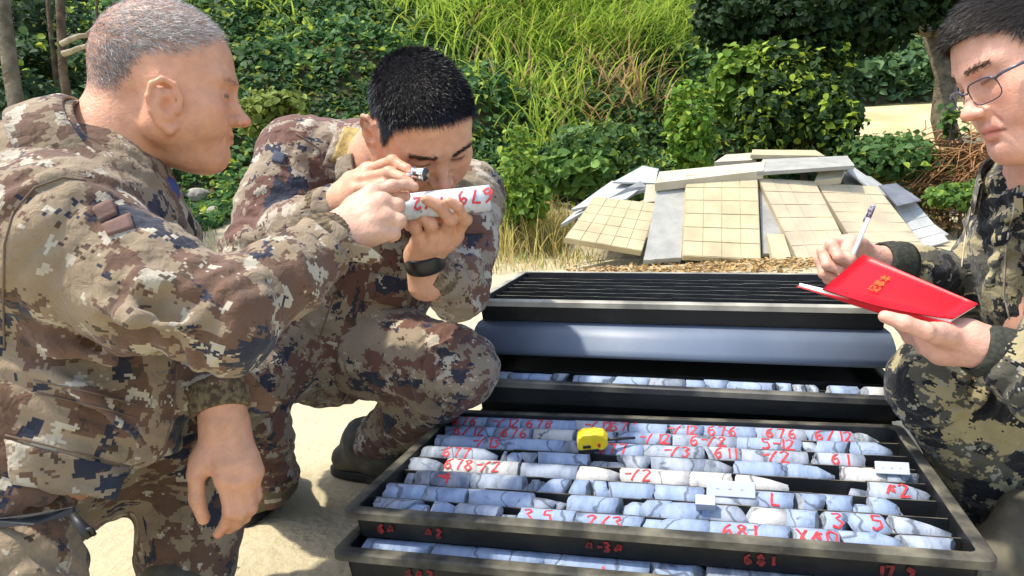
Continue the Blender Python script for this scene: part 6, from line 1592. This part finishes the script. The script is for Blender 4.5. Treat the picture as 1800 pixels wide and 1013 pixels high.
# loupe
lp = empty("loupe", (0, 0, 0)); chrome = mat("chrome", (.75, .75, .76), .12, 1.); c = P(738, 306, 1.235); d = cam_vec(.92, -.12, .38); d = unit(d)
mb = MB()
for t0, t1, r_ in ((-.011, -.008, .0125), (-.008, .008, .0115), (.008, .011, .0125)): mb.tube([c + d * t0, c + d * t1], r_, 24)
mb.build("barrel", chrome, lp, True, bevel=.0006)
mb = MB(); mb.tube([c + d * .0112, c + d * .0122], .0105, 20); mb.build("lens", mat("loupe_lens", (.02, .022, .03), .05, spec=.9), lp, True)
mb = MB(); mb.tube([c + d * 0 - CX * .010, c - CX * .03 - CY * .004], .004, 8); mb.build("handle", chrome, lp, True)
tag(lp, "small chrome loupe held at the dark-haired man's eye", "loupe")
# red notebook
redm = mat("red_cover", (.66, .004, .012), .42, noise=(6, (.56, .003, .010), 3, .4, .6), bump=(220, .12, .001), spec=.4); pagem = mat("page_edges", (.78, .76, .70), .8, noise=(200, (.62, .60, .55), 2, .4, .6))
nbk = empty("notebook", (0, 0, 0)); a_, b_, c_, d_ = P(1517, 447, 1.225), P(1719, 534, 1.09), P(1676, 560, 1.07), P(1446, 508, 1.165)
nn = unit(np.cross(b_ - a_, d_ - a_)); nn = nn if nn @ CZ > 0 else -nn
def sheet(q, t0, t1, name, m, par, ins=0.):
    ce = sum(q) / 4; q = [p + (ce - p) * ins for p in q]; mb = MB(); mb.hexa([p - nn * t1 for p in q] + [p - nn * t0 for p in q]); return mb.build(name, m, par, bevel=.0008)
def curved_cover(q, name):
    n1, n2 = 10, 6; V = []; F = []
    for sgn in (0, -.0022):
        for j in range(n2 + 1):
            for i in range(n1 + 1):
                u, v = i / n1, j / n2; p = (q[0] * (1 - u) + q[1] * u) * (1 - v) + (q[3] * (1 - u) + q[2] * u) * v
                V.append(p + nn * (sgn + .004 * math.sin(u * 3.1) * v) - CY * .010 * v ** 3 * math.sin(u * math.pi))
    m = (n1 + 1) * (n2 + 1); k = n1 + 1
    for o_ in (0, m):
        for j in range(n2):
            for i in range(n1): F.append((o_ + j * k + i, o_ + j * k + i + 1, o_ + (j + 1) * k + i + 1, o_ + (j + 1) * k + i))
    ring = list(range(n1)) + [i * k + n1 for i in range(n2)] + [n2 * k + n1 - i for i in range(n1)] + [(n2 - i) * k for i in range(n2)]
    for x_, y_ in zip(ring, ring[1:] + ring[:1]): F.append((x_, y_, y_ + m, x_ + m))
    return mesh_obj(name, V, F, redm, nbk, True)
curved_cover([a_, b_, c_, d_], "front_cover")
sheet([a_, b_, c_, d_], .0032, .0075, "page_block", pagem, nbk, .02)
a2, d2 = P(1478, 492, 1.245), P(1400, 502, 1.20); b2, c2 = P(1700, 545, 1.13), P(1680, 556, 1.10)
mb = MB(); up2 = unit(np.cross(d_ - d2, c_ - d2)); up2 = up2 if up2[2] > 0 else -up2
q = [d2, d_ - nn * .004 - CY * .003, c_ - nn * .004 - CY * .003, c_ + (d2 - d_) * .15 - nn * .03]
mb.hexa([p - up2 * .0022 for p in q] + list(q)); mb.build("back_cover", redm, nbk, bevel=.0006)
mb = MB(); q2 = [p + up2 * .0005 for p in q]; ce = sum(q2) / 4; q2 = [p + (ce - p) * .03 for p in q2]; mb.hexa(q2 + [p + up2 * .005 for p in q2]); mb.build("page_block", pagem, nbk)
tc_ = bpy.data.curves.new("cover_text", 'FONT'); tc_.body = "记事本"; tc_.size = .017; tc_.space_character = 1.05; tc_.align_x = 'CENTER'; tc_.align_y = 'CENTER'; tc_.extrude = .0002
tob = bpy.data.objects.new("cover_text", tc_); tc_.materials.append(mat("gold_foil", (.52, .26, .04), .4, .6)); link(tob)
ctr = (a_ + b_ + c_ + d_) / 4; ctr = P(1547, 503, 1.0); r_ = cam_dir(1547, 503); tt_ = ((a_ - np.array([0, 0, CAM_H])) @ nn) / (r_ @ nn); ctr = np.array([0, 0, CAM_H]) + r_ * tt_
tx = unit(unit(P(1580, 483, 1.2) - P(1515, 520, 1.17))); tx = unit(a_ - d_); ty = np.cross(nn, tx); Mx = np.eye(4); Mx[:3, 0], Mx[:3, 1], Mx[:3, 2], Mx[:3, 3] = tx, ty, nn, ctr + nn * .0045
dg = bpy.context.evaluated_depsgraph_get(); me = bpy.data.meshes.new_from_object(tob.evaluated_get(dg)); bpy.data.objects.remove(tob)
to = bpy.data.objects.new("cover_text", me); link(to, nbk); to.matrix_world = Matrix(Mx.tolist())
tag(nbk, "open red notebook with gold lettering held by the man in glasses", "notebook")
# pen
pn = empty("pen", (0, 0, 0)); p0, p1 = P(1494, 462, 1.255), P(1536, 360, 1.235); dv = p1 - p0; mb = MB(); mb.tube([p0 + dv * .04, p0 + dv * .12, p0 + dv * .78], [.002, .0036, .0038], 12); mb.build("barrel", mat("pen_white", (.75, .72, .74), .25), pn, True)
mb = MB(); mb.tube([p0 - dv * .04, p0 + dv * .04], [.0006, .002], 8); mb.build("tip", chrome, pn, True)
mb = MB(); mb.tube([p0 + dv * .78, p0 + dv * .97, p0 + dv], [.0042, .0042, .003], 12); cl = p0 + dv * .93 - CX * .006; mb.tube([cl, cl - dv * .22], .0012, 6); mb.build("cap", mat("pen_cap", (.42, .40, .46), .3, noise=(300, (.12, .12, .16), 2, .45, .55)), pn, True)
tag(pn, "slim white pen in the right hand of the man in glasses", "pen")
